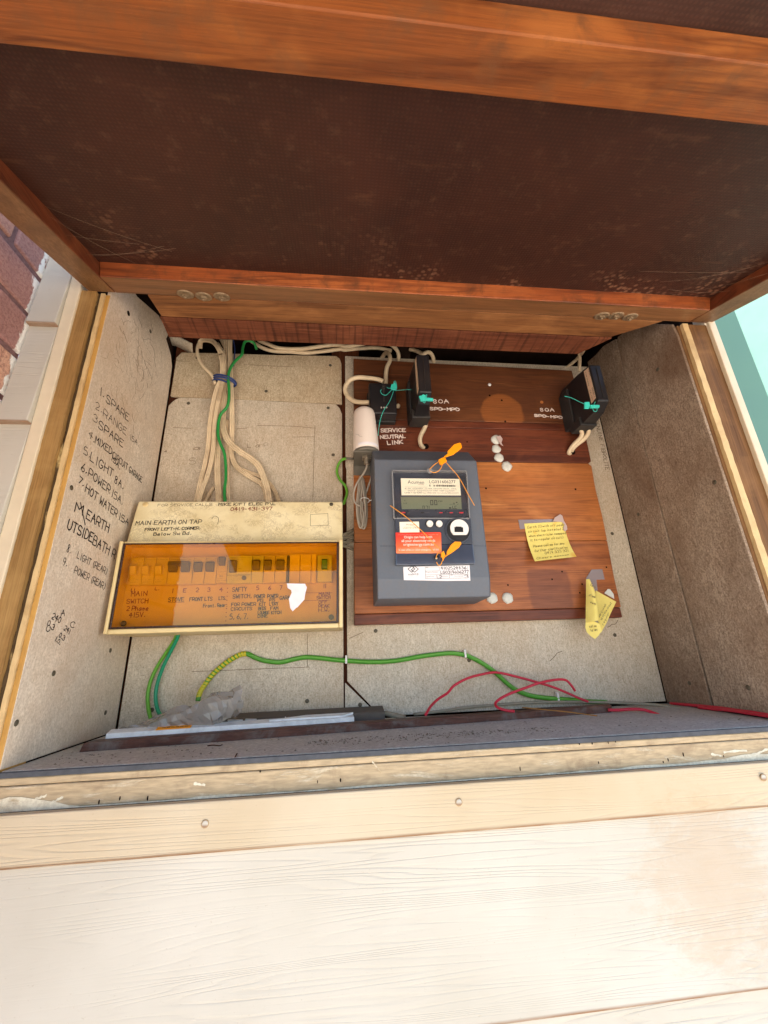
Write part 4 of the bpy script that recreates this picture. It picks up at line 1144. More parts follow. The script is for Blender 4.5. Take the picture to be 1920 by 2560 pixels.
m = MB(); m.lathe(p, (0, -1, 0), [(0, .0036), (.0012, .0036), (.0012, .0026)], 20); kh = m.build('seal_screw_ring', MAT['black_plastic'], mt)
m = MB(); m.lathe(p, (0, -1, 0), [(0, .0025), (.0014, .0022), (.0016, .0005)], 16); m.build('seal_screw', MAT['metal'], kh)
m = MB(); m.prism([(0.4425, -0.1162, 0.2273), (0.5492, -0.1162, 0.2286), (0.5480, -0.1162, 0.2040), (0.5101, -0.1162, 0.2042), (0.4424, -0.1162, 0.2067)], (0, .0009, 0)); st = m.build('number_label', MAT['paper_white'], mt)
m = MB()
for tx, pts, h in (('intelliHUB', [(0.4496, -0.1162, 0.2140), (0.4660, -0.1162, 0.2140)], .0032), ('-- --- --- ---', [(0.4512, -0.1162, 0.2117), (0.4641, -0.1162, 0.2116)], .0013), ('----------------', [(0.4494, -0.1162, 0.2095), (0.4662, -0.1162, 0.2094)], .0012), ('NMI', [(0.4780, -0.1162, 0.2246), (0.4819, -0.1162, 0.2246)], .0018), ('Property Number', [(0.4777, -0.1162, 0.2175), (0.4971, -0.1162, 0.2175)], .0020), ('Light & Power', [(0.4778, -0.1162, 0.2107), (0.4910, -0.1162, 0.2107)], .0018),
                   ('Generation', [(0.5031, -0.1162, 0.2108), (0.5124, -0.1162, 0.2108)], .0014), ('Controlled Load', [(0.5225, -0.1162, 0.2108), (0.5372, -0.1162, 0.2107)], .0016), ('------- --- -- ---- ------ -- --- --- -----', [(0.4855, -0.1162, 0.2070), (0.5333, -0.1162, 0.2068)], .0012)):
    print_text(m, tx, *pts, h, N_B)
for a, b in ([(0.4771, -0.1164, 0.2263), (0.4997, -0.1164, 0.2264)], [(0.4767, -0.1164, 0.2202), (0.4992, -0.1164, 0.2203)], [(0.4763, -0.1164, 0.2142), (0.5459, -0.1164, 0.2139)], [(0.4759, -0.1164, 0.2085), (0.5439, -0.1164, 0.2082)], [(0.4771, -0.1164, 0.2263), (0.4768, -0.1164, 0.2085)], [(0.4997, -0.1164, 0.2264), (0.4995, -0.1164, 0.2203)], [(0.5151, -0.1164, 0.2139), (0.5149, -0.1164, 0.2081)], [(0.5458, -0.1164, 0.2270), (0.5447, -0.1164, 0.2082)]):
    m.ribbon([V(a), V(a).lerp(V(b), .5), V(b)], .0004, N_B, .0001)
m.build('lettering', MAT['print_grey'], st)
m = MB()
for loop in ([(0.4497, -0.1164, 0.2238), (0.4562, -0.1164, 0.2282), (0.4591, -0.1164, 0.2257), (0.4548, -0.1164, 0.2227), (0.4575, -0.1164, 0.2205), (0.4554, -0.1164, 0.2186), (0.4497, -0.1164, 0.2238)], [(0.4604, -0.1164, 0.2282), (0.4664, -0.1164, 0.2235), (0.4598, -0.1164, 0.2186), (0.4569, -0.1164, 0.2211), (0.4612, -0.1164, 0.2237), (0.4584, -0.1164, 0.2265), (0.4604, -0.1164, 0.2282)]):
    for a, b in zip(loop, loop[1:]): m.ribbon([V(a), V(a).lerp(V(b), .5), V(b)], .0009, N_B, .0001)
m.build('logo', MAT['print'], st)
inscribe(st, 'ink', N_B, [('4102528836', [(0.5022, -0.1162, 0.2224), (0.5429, -0.1162, 0.2223)], .0042), ('LG0319606277', [(0.5013, -0.1162, 0.2155), (0.5464, -0.1162, 0.2159)], .0044), ('1,2', [(0.4941, -0.1162, 0.2082), (0.5022, -0.1162, 0.2086)], .0046), ('3', [(0.5395, -0.1162, 0.2083), (0.5451, -0.1162, 0.2085)], .0046), ('-', [(0.5171, -0.1162, 0.2111), (0.5207, -0.1162, 0.2111)], .005)], .0007, .0003)

# ------------------------------------------------------------------ seals


def seal_flag(name, label, mat, flag, clasp, tails, tail_mat, yb, th=.0014, wd=.0007):
    t = thing(name, label, 'seal', flag[0])
    m = MB(); m.prism(flag, (0, th, 0)); m.build('flag', MAT[mat], t, bevel=.0003, seg=1)
    m = MB(); m.prism(clasp, (0, .0045, 0)); m.build('clasp', MAT[mat], t, bevel=.0005, seg=1)
    for tl in tails:
        m = MB(); m.tube(tl, wd, 6, 6); m.build('tail', MAT[tail_mat], t)
    return t


seal_flag('security_seal', 'bright orange tag seal looped through the top of the clear meter cover', 'seal_orange',
          [(0.5274, -0.1280, 0.4242), (0.5401, -0.1280, 0.4378), (0.5504, -0.1280, 0.4413), (0.5526, -0.1280, 0.4397), (0.5534, -0.1280, 0.4321), (0.5516, -0.1280, 0.4296), (0.5367, -0.1280, 0.4177), (0.5305, -0.1280, 0.4155), (0.5227, -0.1280, 0.4126), (0.5197, -0.1280, 0.4137), (0.5271, -0.1280, 0.4201)],
          [(0.5097, -0.1300, 0.4073), (0.5191, -0.1300, 0.4124), (0.5220, -0.1300, 0.4108), (0.5242, -0.1300, 0.4043), (0.5142, -0.1300, 0.3977), (0.5114, -0.1300, 0.3996)],
          [[(0.5123, -0.1280, 0.4059), (0.5044, -0.1280, 0.4001), (0.4988, -0.1280, 0.3952), (0.4932, -0.1280, 0.3896)], [(0.4931, -0.1280, 0.3872), (0.5002, -0.1280, 0.3838), (0.5078, -0.1280, 0.3865), (0.5135, -0.1280, 0.3930), (0.5173, -0.1280, 0.4019)], [(0.5220, -0.1280, 0.4044), (0.5307, -0.1280, 0.3924), (0.5400, -0.1280, 0.3797), (0.5475, -0.1280, 0.3647), (0.5546, -0.1280, 0.3469), (0.5606, -0.1280, 0.3330), (0.5639, -0.1280, 0.3254)]], 'seal_wire', -.128)
seal_flag('security_seal', 'bright orange tag seal on the glossy lower cover of the meter', 'seal_orange',
          [(0.5105, -0.1300, 0.2481), (0.5184, -0.1300, 0.2592), (0.5251, -0.1300, 0.2641), (0.5342, -0.1300, 0.2636), (0.5353, -0.1300, 0.2604), (0.5305, -0.1300, 0.2541), (0.5186, -0.1300, 0.2459), (0.5128, -0.1300, 0.2428), (0.5062, -0.1300, 0.2384), (0.5037, -0.1300, 0.2330), (0.5021, -0.1300, 0.2385), (0.5100, -0.1300, 0.2428)],
          [(0.5008, -0.1320, 0.2456), (0.5052, -0.1320, 0.2490), (0.5074, -0.1320, 0.2421), (0.5035, -0.1320, 0.2366), (0.5003, -0.1320, 0.2394)],
          [[(0.5022, -0.1300, 0.2488), (0.4907, -0.1300, 0.2615), (0.4791, -0.1300, 0.2750), (0.4661, -0.1300, 0.2887), (0.4502, -0.1300, 0.3039), (0.4367, -0.1300, 0.3149), (0.4238, -0.1300, 0.3245)], [(0.5001, -0.1290, 0.2456), (0.4966, -0.1290, 0.2457), (0.4935, -0.1290, 0.2409), (0.4930, -0.1290, 0.2374)], [(0.4928, -0.1290, 0.2319), (0.4952, -0.1290, 0.2271), (0.4986, -0.1290, 0.2267), (0.5017, -0.1290, 0.2318), (0.5044, -0.1290, 0.2387)], [(0.4828, -0.1265, 0.2576), (0.4905, -0.1265, 0.2484)]], 'seal_wire', -.130)


def teal_seal(label, flag, tails):
    return seal_flag('wire_seal', label, 'seal_teal', flag[0], flag[1], tails, 'seal_teal', 0, .0030, .0005)


teal_seal('teal wire seal hanging over the front of the square black link block',
          [[(0.4446, -0.0680, 0.6012), (0.4550, -0.0680, 0.6026), (0.4554, -0.0680, 0.5926), (0.4526, -0.0680, 0.5874), (0.4441, -0.0680, 0.5891), (0.4422, -0.0680, 0.5921)], [(0.4485, -0.0685, 0.6051), (0.4533, -0.0685, 0.6052), (0.4528, -0.0685, 0.6012), (0.4479, -0.0685, 0.6004)]],
          [[(0.4347, -0.0690, 0.5921), (0.4389, -0.0690, 0.5904), (0.4432, -0.0690, 0.5914)], [(0.4442, -0.0670, 0.5878), (0.4370, -0.0670, 0.5796), (0.4318, -0.0670, 0.5755), (0.4251, -0.0670, 0.5782), (0.4222, -0.0670, 0.5841), (0.4245, -0.0670, 0.5885)], [(0.4483, -0.0680, 0.5863), (0.4396, -0.0680, 0.5622), (0.4271, -0.0680, 0.5405), (0.4197, -0.0680, 0.5194), (0.4158, -0.0680, 0.4968), (0.4146, -0.0680, 0.4858)], [(0.4526, -0.0680, 0.5864), (0.4647, -0.0680, 0.5879), (0.4838, -0.0680, 0.5900)], [(0.4493, -0.0690, 0.6017), (0.4495, -0.0690, 0.6061), (0.4525, -0.0690, 0.6075), (0.4540, -0.0690, 0.6019), (0.4529, -0.0690, 0.5978)]])
teal_seal('teal wire seal clipped under the nose of the left black fuse holder',
          [[(0.4836, -0.1375, 0.5256), (0.4901, -0.1375, 0.5309), (0.4946, -0.1375, 0.5287), (0.4947, -0.1375, 0.5180), (0.4884, -0.1375, 0.5169), (0.4846, -0.1375, 0.5177)], [(0.4935, -0.1380, 0.5242), (0.5074, -0.1380, 0.5234), (0.5074, -0.1380, 0.5186), (0.4934, -0.1380, 0.5192)]],
          [[(0.4882, -0.1380, 0.5148), (0.4911, -0.1380, 0.5127), (0.4937, -0.1380, 0.5167)], [(0.4945, -0.1380, 0.5283), (0.4966, -0.1380, 0.5297), (0.4950, -0.1380, 0.5239)], [(0.4834, -0.1370, 0.5215), (0.4826, -0.1370, 0.5259), (0.4853, -0.1370, 0.5278)]])
teal_seal('teal wire seal with a long thin tail on the right black fuse holder',
          [[(0.7902, -0.1380, 0.5238), (0.7997, -0.1380, 0.5247), (0.7992, -0.1380, 0.5175), (0.7959, -0.1380, 0.5108), (0.7876, -0.1380, 0.5110)], [(0.8000, -0.1385, 0.5182), (0.8179, -0.1385, 0.5187), (0.8171, -0.1385, 0.5132), (0.7998, -0.1385, 0.5127)]],
          [[(0.7791, -0.1000, 0.5621), (0.7928, -0.1000, 0.5588), (0.8070, -0.1000, 0.5505), (0.8179, -0.1000, 0.5454)], [(0.8045, -0.1385, 0.5132), (0.8093, -0.1385, 0.5226), (0.8113, -0.1385, 0.5247)], [(0.8022, -0.1385, 0.5111), (0.8045, -0.1385, 0.5041), (0.8094, -0.1385, 0.5052), (0.8114, -0.1385, 0.5104)]])

# ------------------------------------------------------------------ fuse holders
FPROF = [(-.0205, .0610), (-.031, .0680), (-.0900, .0615), (-.1326, .0535), (-.1337, -.0275), (-.112, -.0400), (-.064, -.0420), (-.058, -.0330), (-.0205, -.0020)]


def fuse_holder(x0, z0, label):
    t = thing('fuse_holder', label, 'fuse holder', (x0 + .015, -.0205, z0 - .042), 'black service fuse holders on the backboard')
    m = MB()
    wd = lambda y: .0228 if y < -.1 else .030
    m.loft([[(x0, y, z0 + z) for y, z in FPROF], [(x0 + wd(y), y, z0 + z) for y, z in FPROF]], True)
    m.build('carrier', MAT['black_plastic'], t, bevel=.0020)
    m = MB(); m.box(x0 - .004, x0 + .0325, -.054, -.0206, z0 - .030, z0 + .055); m.build('fuse_base', MAT['black_soft'], t, bevel=.002)
    m = MB(); m.box(x0 - .004, x0 + .031, -.0760, -.0400, z0 - .0450, z0 - .0270)
    m.build('terminal_shroud', MAT['black_soft'], t, bevel=.0012)
    m = MB(); m.box(x0 + .0115, x0 + .0122, -.1347, -.1330, z0 - .022, z0 + .046); m.build('ridge', MAT['black_soft'], t)
    # label along the front edge of the left side
    a, b, c_, d = [(x0 - .0002, y, z0 + z) for y, z in ((-.1135, .0525), (-.1290, .0500), (-.1300, -.0190), (-.1145, -.0215))]
    m = MB(); m.prism([a, b, c_, d], (.0006, 0, 0)); lb = m.build('amp_label', MAT['label_tan'], t)
    m = MB()
    nL = (-1, 0, 0)
    f = lambda y, z: (x0 - .0003, y, z0 + z)
    for tx, p, q, h in (('100A', f(-.1270, .047), f(-.1272, .029), .0046), ('TYPE 70-415V', f(-.1165, .0475), f(-.1175, .015), .0030), ('SERIES 7', f(-.1255, .006), f(-.1258, -.0165), .0030), ('S.A. 1361', f(-.1185, .005), f(-.1190, -.0170), .0026)):
        print_text(m, tx, p, q, h, nL, .0001)
    m.build('lettering', MAT['print'], lb)
    return t


fuse_holder(.8205, .5585, 'black fuse holder with cream label, at the far right edge of the backboard')
fuse_holder(.4842, .5665, 'black fuse holder with cream label, beside the square black link block')

# ------------------------------------------------------------------ neutral link block
lk = thing('neutral_link', 'square black link block to the upper right of the white antenna', 'link block', (.427, -.0205, .52))
m = MB(); m.box(.4005, .4540, -.0600, -.0343, .5385, .6085); m.build('cover', MAT['black_plastic'], lk, bevel=.0025)
m = MB(); m.box(.3985, .4545, -.0340, -.0206, .5368, .6040); m.build('terminal_block', MAT['black_soft'], lk, bevel=.0015)
m = MB(); m.cyl((.4295, -.0598, .5995), (.4295, -.0640, .5995), .0036, n=16); m.build('cover_screw', MAT['black_soft'], lk)
m = MB(); m.prism([(.4260, -.0612, .596), (.4330, -.0612, .596), (.4310, -.0612, .588), (.4310, -.0612, .566), (.4280, -.0612, .566), (.4280, -.0612, .588)], (0, .0014, 0)); m.build('rib', MAT['black_soft'], lk, bevel=.0005, seg=1)
m = MB(); print_text(m, '5 0 0', *[(0.4223, -0.0601, 0.5503), (0.4353, -0.0601, 0.5507)], .0034, N_B); m.build('lettering', MAT['print_white'], lk)
m = MB(); m.blob([(0.4608, -0.0300, 0.5762)][0], .0052, (0, -1, 0), 5, .8); m.build('cable_stub', MAT['cable'], lk)

# ------------------------------------------------------------------ antenna and its coiled lead
an = thing('antenna', 'white cylindrical antenna on a metal bracket left of the black link block', 'antenna', (.393, -.06, .435))
ac = (.3925, -.0610)
m = MB(); m.lathe((ac[0], ac[1], .4545), (-.03, .05, 1), [(0, .0232), (.004, .0240), (.010, .0240), (.045, .0224), (.080, .0208), (.088, .0190), (.0925, .0140), (.094, .005), (.0942, .0003)], 40); m.build('radome', MAT['antenna_white'], an)
m = MB(); m.lathe((ac[0], ac[1], .4485), (0, 0, 1), [(0, .0225), (.002, .0240), (.0055, .0240), (.0060, .0230)], 40); m.build('base_ring', MAT['antenna_grey'], an)
m = MB(); m.box(ac[0] - .023, ac[0] + .0255, -.080, -.0206, .4455, .4482); m.box(ac[0] - .023, ac[0] + .0255, -.0230, -.0205, .4250, .4455); m.build('bracket', MAT['antenna_grey'], an, bevel=.0008)
m = MB(); m.cyl((ac[0] + .0005, ac[1], .4395), (ac[0] + .0005, ac[1], .4453), .0098, n=6, smooth=False); m.build('hex_nut', MAT['metal'], an, bevel=.0006)
m = MB(); m.lathe((ac[0] + .0005, ac[1], .4300), (0, 0, 1), [(0, .0040)] + [(.0005 + .0006 * k, .0052 if k % 2 else .0058) for k in range(16)], 16); m.build('threaded_stem', MAT['metal'], an)
m = MB()
arc = []
for k in range(13):
    a = -2.30 + 1.75 * k / 12
    arc.append((a,))
pts0 = [(ac[0] + .02415 * math.cos(a[0]), ac[1] + .02415 * math.sin(a[0]), .4580) for a in arc]
pts1 = [(p[0], p[1], p[2] + .0055) for p in pts0]
m.add(pts0 + pts1, [(i, i + 1, 14 + i, 13 + i) for i in range(12)]); m.build('maker_label', MAT['paper_white'], an)
m = MB(); m.sweep([(0.3724, -0.0845, 0.4782), (0.3766, -0.0845, 0.4778), (0.3789, -0.0845, 0.4748), (0.3844, -0.0845, 0.4737)], [(-.0002, 0), (.0002, 0), (0, .0002)], (0, -1, 0), 4); m.build('scratch', MAT['print_grey'], an)

lead = thing('antenna_lead', 'grey antenna lead tied in a long hanging coil left of the meter', 'cable', [(0.3933, -0.0400, 0.4345)][0])
pts = [(0.3935, -0.0580, 0.4313), (0.3912, -0.0580, 0.4216)] + [(0.3842, -0.0500, 0.4120), (0.3744, -0.0500, 0.3963)] + [(0.3694, -0.0450, 0.3829)] + [(0.3686, -0.0420, 0.3722), (0.3702, -0.0420, 0.3636), (0.3747, -0.0420, 0.3576), (0.3804, -0.0420, 0.3556)]
m = MB(); m.tube(pts, .0018, 8, 6); m.build('lead', MAT['cable_grey'], lead)
m = MB()
cx, cz0 = [(0.3840, -0.0360, 0.3628)][0][0], [(0.3840, -0.0360, 0.3628)][0][2]
path = []
turns = 4
for k in range(turns * 12 + 1):
    a = 2 * math.pi * k / 12
    tn = k / 12
    rw = .0068 + .0018 * math.sin(tn * 2.3 + 1)
    rh = .049 + .0022 * math.cos(tn * 1.9)
    pinch = .45 + .55 * max(0, min(1, (.75 - math.sin(a)) / 1.0))
    path.append((cx + .003 * math.sin(tn * 1.3) + rw * math.cos(a) * pinch, -.030 - .0028 * (tn % 4) - .0015 * math.cos(a), cz0 + rh * math.sin(a) + (.002 * (tn % 3))))
path += [[(0.4050, -0.0320, 0.4221)][0], [(0.4104, -0.0300, 0.4321)][0], [(0.4228, -0.0260, 0.4414)][0]]
m.tube(path, .0018, 8, 3); m.build('coil', MAT['cable_grey'], lead)
m = MB()
tz = [(0.3893, -0.0400, 0.3684)][0]
ring = [(tz[0] + .0085 * math.cos(2 * math.pi * i / 14), -.036 + .0085 * math.sin(2 * math.pi * i / 14), tz[2] + .0022 * math.cos(2 * math.pi * i / 14 + 2)) for i in range(15)]
m.tube(ring + [(tz[0] + .013, -.045, tz[2] - .002)], .0009, 6, 2); m.build('cable_tie', MAT['white_plastic'], lead)

# ------------------------------------------------------------------ switchboard enclosure
sw = thing('switchboard', 'cream switchboard enclosure with an amber window over its breakers', 'switchboard', (.178, -.0005, .139))
EX0, EX1 = .0085, .3484
m = MB()
prof = [(-.001, .3555), (-.066, .3550), (-.0805, .2825), (-.0805, .2770), (-.001, .2770)]
m.loft([[(x, y, z) for y, z in prof] for x in (EX0, EX1)], True)
top = m.build('upper_cover', MAT['enclosure_grimy'], sw, bevel=.003, seg=3)
m = MB()
m.box(EX0, EX0 + .0052, -.1010, -.001, .1395, .2768)
m.box(EX1 - .0058, EX1, -.1010, -.001, .1395, .2768)
m.box(EX0 + .0053, EX1 - .0059, -.0995, -.001, .1395, .1462)
m.box(EX0 + .0053, EX1 - .0059, -.0975, -.001, .2736, .2768)
m.build('lower_case', MAT['enclosure'], sw, bevel=.0016)
m = MB(); m.box(EX0 + .0054, EX1 - .0060, -.0705, -.066, .1464, .2734); esc = m.build('cover_plate', MAT['enclosure'], sw)
m = MB()
wx0, wx1, wz0, wz1 = EX0 + .0056, EX1 - .0062, .1466, .2732
m.box(wx0, wx1, -.0988, -.0974, wz0, wz1); win = m.build('amber_window', MAT['amber'], sw)
m = MB()
for b in ((wx0, wx0 + .0030, wz0, wz1), (wx1 - .0034, wx1, wz0, wz1), (wx0 + .0031, wx1 - .0035, wz0, wz0 + .0026), (wx0 + .0031, wx1 - .0035, wz1 - .0018, wz1)):
    m.box(b[0], b[1], -.0996, -.0966, b[2], b[3])
m.build('window_rim', plain('dark_amber_rim', rgb(52, 28, 20), .25, .5, .05, 40, 0), win, bevel=.0004, seg=1)
m = MB(); m.lathe([(0.0219, -0.0673, 0.3484)][0], (0, -1, .19), [(-.002, .0046), (.0006, .0046), (.0014, .0036), (.0010, .0005)], 16); m.build('screw_cap', MAT['enclosure'], top)
m = MB(); m.lathe([(0.3289, -0.0672, 0.3490)][0], (0, -1, .19), [(-.002, .0034), (.0008, .0034), (.0012, .0024), (.0012, .0005)], 14); m.build('screw', MAT['screw'], top)
NE = V((0, -.9813, .1925)).normalized()
inscribe(top, 'ink', NE, [('MIKE KIFT ELEC P/L', [(0.1394, -0.0677, 0.3463), (0.2336, -0.0674, 0.3476)], .0048), ('MAIN EARTH ON TAP', [(0.0155, -0.0748, 0.3101), (0.1173, -0.0743, 0.3125)], .0070), ('FRONT LEFT-H. CORNER.', [(0.0319, -0.0769, 0.2995), (0.1172, -0.0764, 0.3020)], .0046), ('Below Sw Bd.', [(0.0470, -0.0785, 0.2911), (0.1050, -0.0782, 0.2928)], .0052)], .0011)
inscribe(top, 'ink_red', NE, [('0419-431-397', [(0.1606, -0.0697, 0.3364), (0.2286, -0.0694, 0.3376)], .0062)], .0011)
inscribe(top, 'ink_faded', NE, [('FOR SERVICE CALLS', [(0.0420, -0.0681, 0.3444), (0.1283, -0.0678, 0.3460)], .0046)], .0006)
m = MB()
for a in ([(0.2936, -0.0711, 0.3290), (0.3231, -0.0707, 0.3310), (0.3243, -0.0751, 0.3086), (0.2944, -0.0754, 0.3073), (0.2936, -0.0711, 0.3290)],):
    for p, q in zip(a, a[1:]): m.ribbon([V(p), V(p).lerp(V(q), .5), V(q)], .0006, NE, .0002)
m.ribbon(spline([(0.1322, -0.0727, 0.3206), (0.1362, -0.0716, 0.3263), (0.1429, -0.0725, 0.3220), (0.1434, -0.0747, 0.3108)], 5), .0008, NE, .0002)
m.build('moulded_mark', MAT['ink_faded'], top)
for p in [(0.0200, -0.0708, 0.1561), (0.3302, -0.0708, 0.1576)]:
    m = MB(); m.lathe(p, (0, -1, 0), [(-.001, .0042), (.0012, .0042), (.0018, .003), (.0012, .0005)], 14); m.build('screw', MAT['screw'], esc)


def breaker(x0, x1, z0, z1, toggles, mat='breaker', tmat='toggle_dark', yf=-.0835, txt=()):
    m = MB(); m.box(x0 + .0003, x1 - .0003, yf, -.0706, z0, z1)
    b = m.build('breaker', MAT[mat], sw, bevel=.0006, seg=1)
    for (a, c_, d, e) in toggles:
        m = MB(); m.box(a - .0012, c_ + .0012, yf - .0010, yf + .001, d - .0015, e + .0010); m.build('toggle_guard', MAT[mat], b, bevel=.0004, seg=1)
        m = MB(); m.loft([[(x, yf - .0012, d), (x, yf - .0050, d + .0010), (x, yf - .0095, e - .0020), (x, yf - .0070, e), (x, yf - .0012, e)] for x in (a, c_)], True)
        m.build('toggle', MAT[tmat], b, bevel=.0006, seg=1)
    if txt:
        m = MB()
        for (tx, p, q, h) in txt: print_text(m, tx, (p[0], yf, p[1]), (q[0], yf, q[1]), h, N_B, .0003)
        m.build('lettering', MAT['print'], b)
    return b


RZ0, RZ1 = [(0.1154, -0.0835, 0.2119)][0][2], [(0.1107, -0.0835, 0.2542)][0][2]
X = [q[0] for q in [(0.0231, -0.0835, 0.2210), (0.0412, -0.0835, 0.2206), (0.0594, -0.0835, 0.2203), (0.0786, -0.0835, 0.2200), (0.0970, -0.0835, 0.2197), (0.1155, -0.0835, 0.2194), (0.1337, -0.0835, 0.2191), (0.1514, -0.0835, 0.2188), (0.1675, -0.0835, 0.2185), (0.2050, -0.0835, 0.2178), (0.2231, -0.0835, 0.2175), (0.2410, -0.0835, 0.2172), (0.2617, -0.0835, 0.2169), (0.2812, -0.0835, 0.2165), (0.3065, -0.0835, 0.2161), (0.3117, -0.0835, 0.2160), (0.3315, -0.0835, 0.2157)]]
TZ0, TZ1 = [(0.1134, -0.0835, 0.2298)][0][2], [(0.1117, -0.0835, 0.2452)][0][2]
for k in range(3):                                              # main switch poles with pale levers
    w = X[k + 1] - X[k]
    breaker(X[k], X[k + 1], RZ0, RZ1, [(X[k] + w * .12, X[k] + w * .62, TZ0 - .004, TZ1 - .004)], 'breaker', 'breaker', txt=(
        ('-----', (X[k] + w * .15, RZ0 + .0035), (X[k] + w * .6, RZ0 + .0035), .0022), ('-  -  ---', (X[k] + w * .1, RZ0 + .0075), (X[k] + w * .8, RZ0 + .0075), .0014), ('------ --', (X[k] + w * .1, RZ1 - .0040), (X[k] + w * .9, RZ1 - .0040), .0016)))
w = X[4] - X[3]
breaker(X[3], X[5], RZ0, RZ1, [(X[3] + w * .12, X[3] + w * .80, TZ0, TZ1), (X[4] + w * .12, X[4] + w * .80, TZ0, TZ1)], txt=(('--- ------ --', (X[3] + .003, RZ1 - .0040), (X[5] - .004, RZ1 - .0040), .0016),))
m = MB(); m.box(X[3] + w * .10, X[4] + w * .82, -.0932, -.0872, TZ1 - .0060, TZ1 + .0008); m.build('toggle_tie', MAT['toggle_dark'], sw, bevel=.0006, seg=1)
for k in (5, 6):
    w = X[k + 1] - X[k]
    breaker(X[k], X[k + 1], RZ0, RZ1, [(X[k] + w * .16, X[k] + w * .82, TZ0, TZ1)], txt=(('------ --', (X[k] + w * .1, RZ1 - .0035), (X[k] + w * .9, RZ1 - .0035), .0016), ('---', (X[k] + w * .1, RZ1 - .0060), (X[k] + w * .6, RZ1 - .0060), .0013)))
w = X[8] - X[7]
breaker(X[7], X[8], RZ0 + .001, RZ1, [(X[7] + w * .22, X[7] + w * .80, TZ1 - .006, RZ1 - .0012)], txt=(
    ('-------', (X[7] + w * .15, RZ0 + .0175), (X[7] + w * .9, RZ0 + .0175), .0018), ('--- ------', (X[7] + w * .1, RZ0 + .0140), (X[7] + w * .95, RZ0 + .0140), .0018), ('10 A', (X[7] + w * .35, RZ0 + .0105), (X[7] + w * .65, RZ0 + .0105), .0020),
    ('-- --- -', (X[7] + w * .2, RZ0 + .0070), (X[7] + w * .8, RZ0 + .0070), .0016), ('---- -----', (X[7] + w * .1, RZ0 + .0035), (X[7] + w * .95, RZ0 + .0035), .0018)))
w = X[9] - X[8]
rcd = breaker(X[8], X[9], RZ0, RZ1 + .0015, [(X[8] + w * .10, X[8] + w * .40, TZ0 - .002, TZ1 + .002)], 'breaker_pale', txt=(
    ('------ ----- ---', (X[8] + w * .08, RZ1 - .002), (X[8] + w * .95, RZ1 - .002), .0018), ('---- --- --', (X[8] + w * .08, RZ1 - .0055), (X[8] + w * .6, RZ1 - .0055), .0016), ('--', (X[8] + w * .46, TZ0 + .004), (X[8] + w * .56, TZ0 + .004), .0030),
    ('---- -----', (X[8] + w * .06, RZ0 + .0095), (X[8] + w * .45, RZ0 + .0095), .0016), ('----- --- ----', (X[8] + w * .06, RZ0 + .006), (X[8] + w * .55, RZ0 + .006), .0014), ('--- ---- ---', (X[8] + w * .06, RZ0 + .003), (X[8] + w * .5, RZ0 + .003), .0014)))
m = MB(); m.cyl((X[8] + w * .72, -.0834, RZ0 + .0078), (X[8] + w * .72, -.0862, RZ0 + .0078), .0034, n=18); m.build('test_button', MAT['toggle_dark'], rcd)
m = MB(); m.box(X[8] + .0008, X[9] - .0008, -.0839, -.0834, RZ0 + .0125, RZ0 + .0129); m.build('divider', MAT['print'], rcd)
for k in (9, 10, 11):
    w = X[k + 1] - X[k]
    breaker(X[k], X[k + 1] - (.0025 if k == 11 else 0), RZ0, RZ1 + .0015, [(X[k] + w * .12, X[k] + w * .72, TZ0 + .001, TZ1 + .002)], 'breaker_pale' if k == 9 else 'breaker', txt=(('---- ---', (X[k] + w * .06, RZ1 - .0015), (X[k] + w * .8, RZ1 - .0015), .0018), ('--- ----', (X[k] + w * .06, RZ1 - .0050), (X[k] + w * .6, RZ1 - .0050), .0014)))
m = MB(); m.box(X[12] - .0022, X[12] + .0004, -.0830, -.0706, RZ0, RZ1 + .0015); m.build('gap_filler', MAT['toggle_dark'], sw)
w = (X[14] - X[12]) / 2.5
for a, b in ((X[12] + .0008, X[12] + w), (X[12] + w, X[12] + 2 * w), (X[12] + 2 * w, X[14])):
    m = MB(); m.box(a + .0003, b - .0003, -.0790, -.0706, RZ0 - .001, RZ1 + .004); m.build('blanking_plate', MAT['enclosure'], sw, bevel=.0006, seg=1)
w = X[16] - X[15]
breaker(X[14] + .001, X[16], RZ0, RZ1 + .001, [(X[15] + w * .15, X[15] + w * .62, TZ0 + .001, TZ1 + .002)], 'breaker_pale', 'toggle_blue', txt=(('------ --', (X[15] + w * .1, RZ1 - .0025), (X[15] + w * .9, RZ1 - .0025), .0018),))
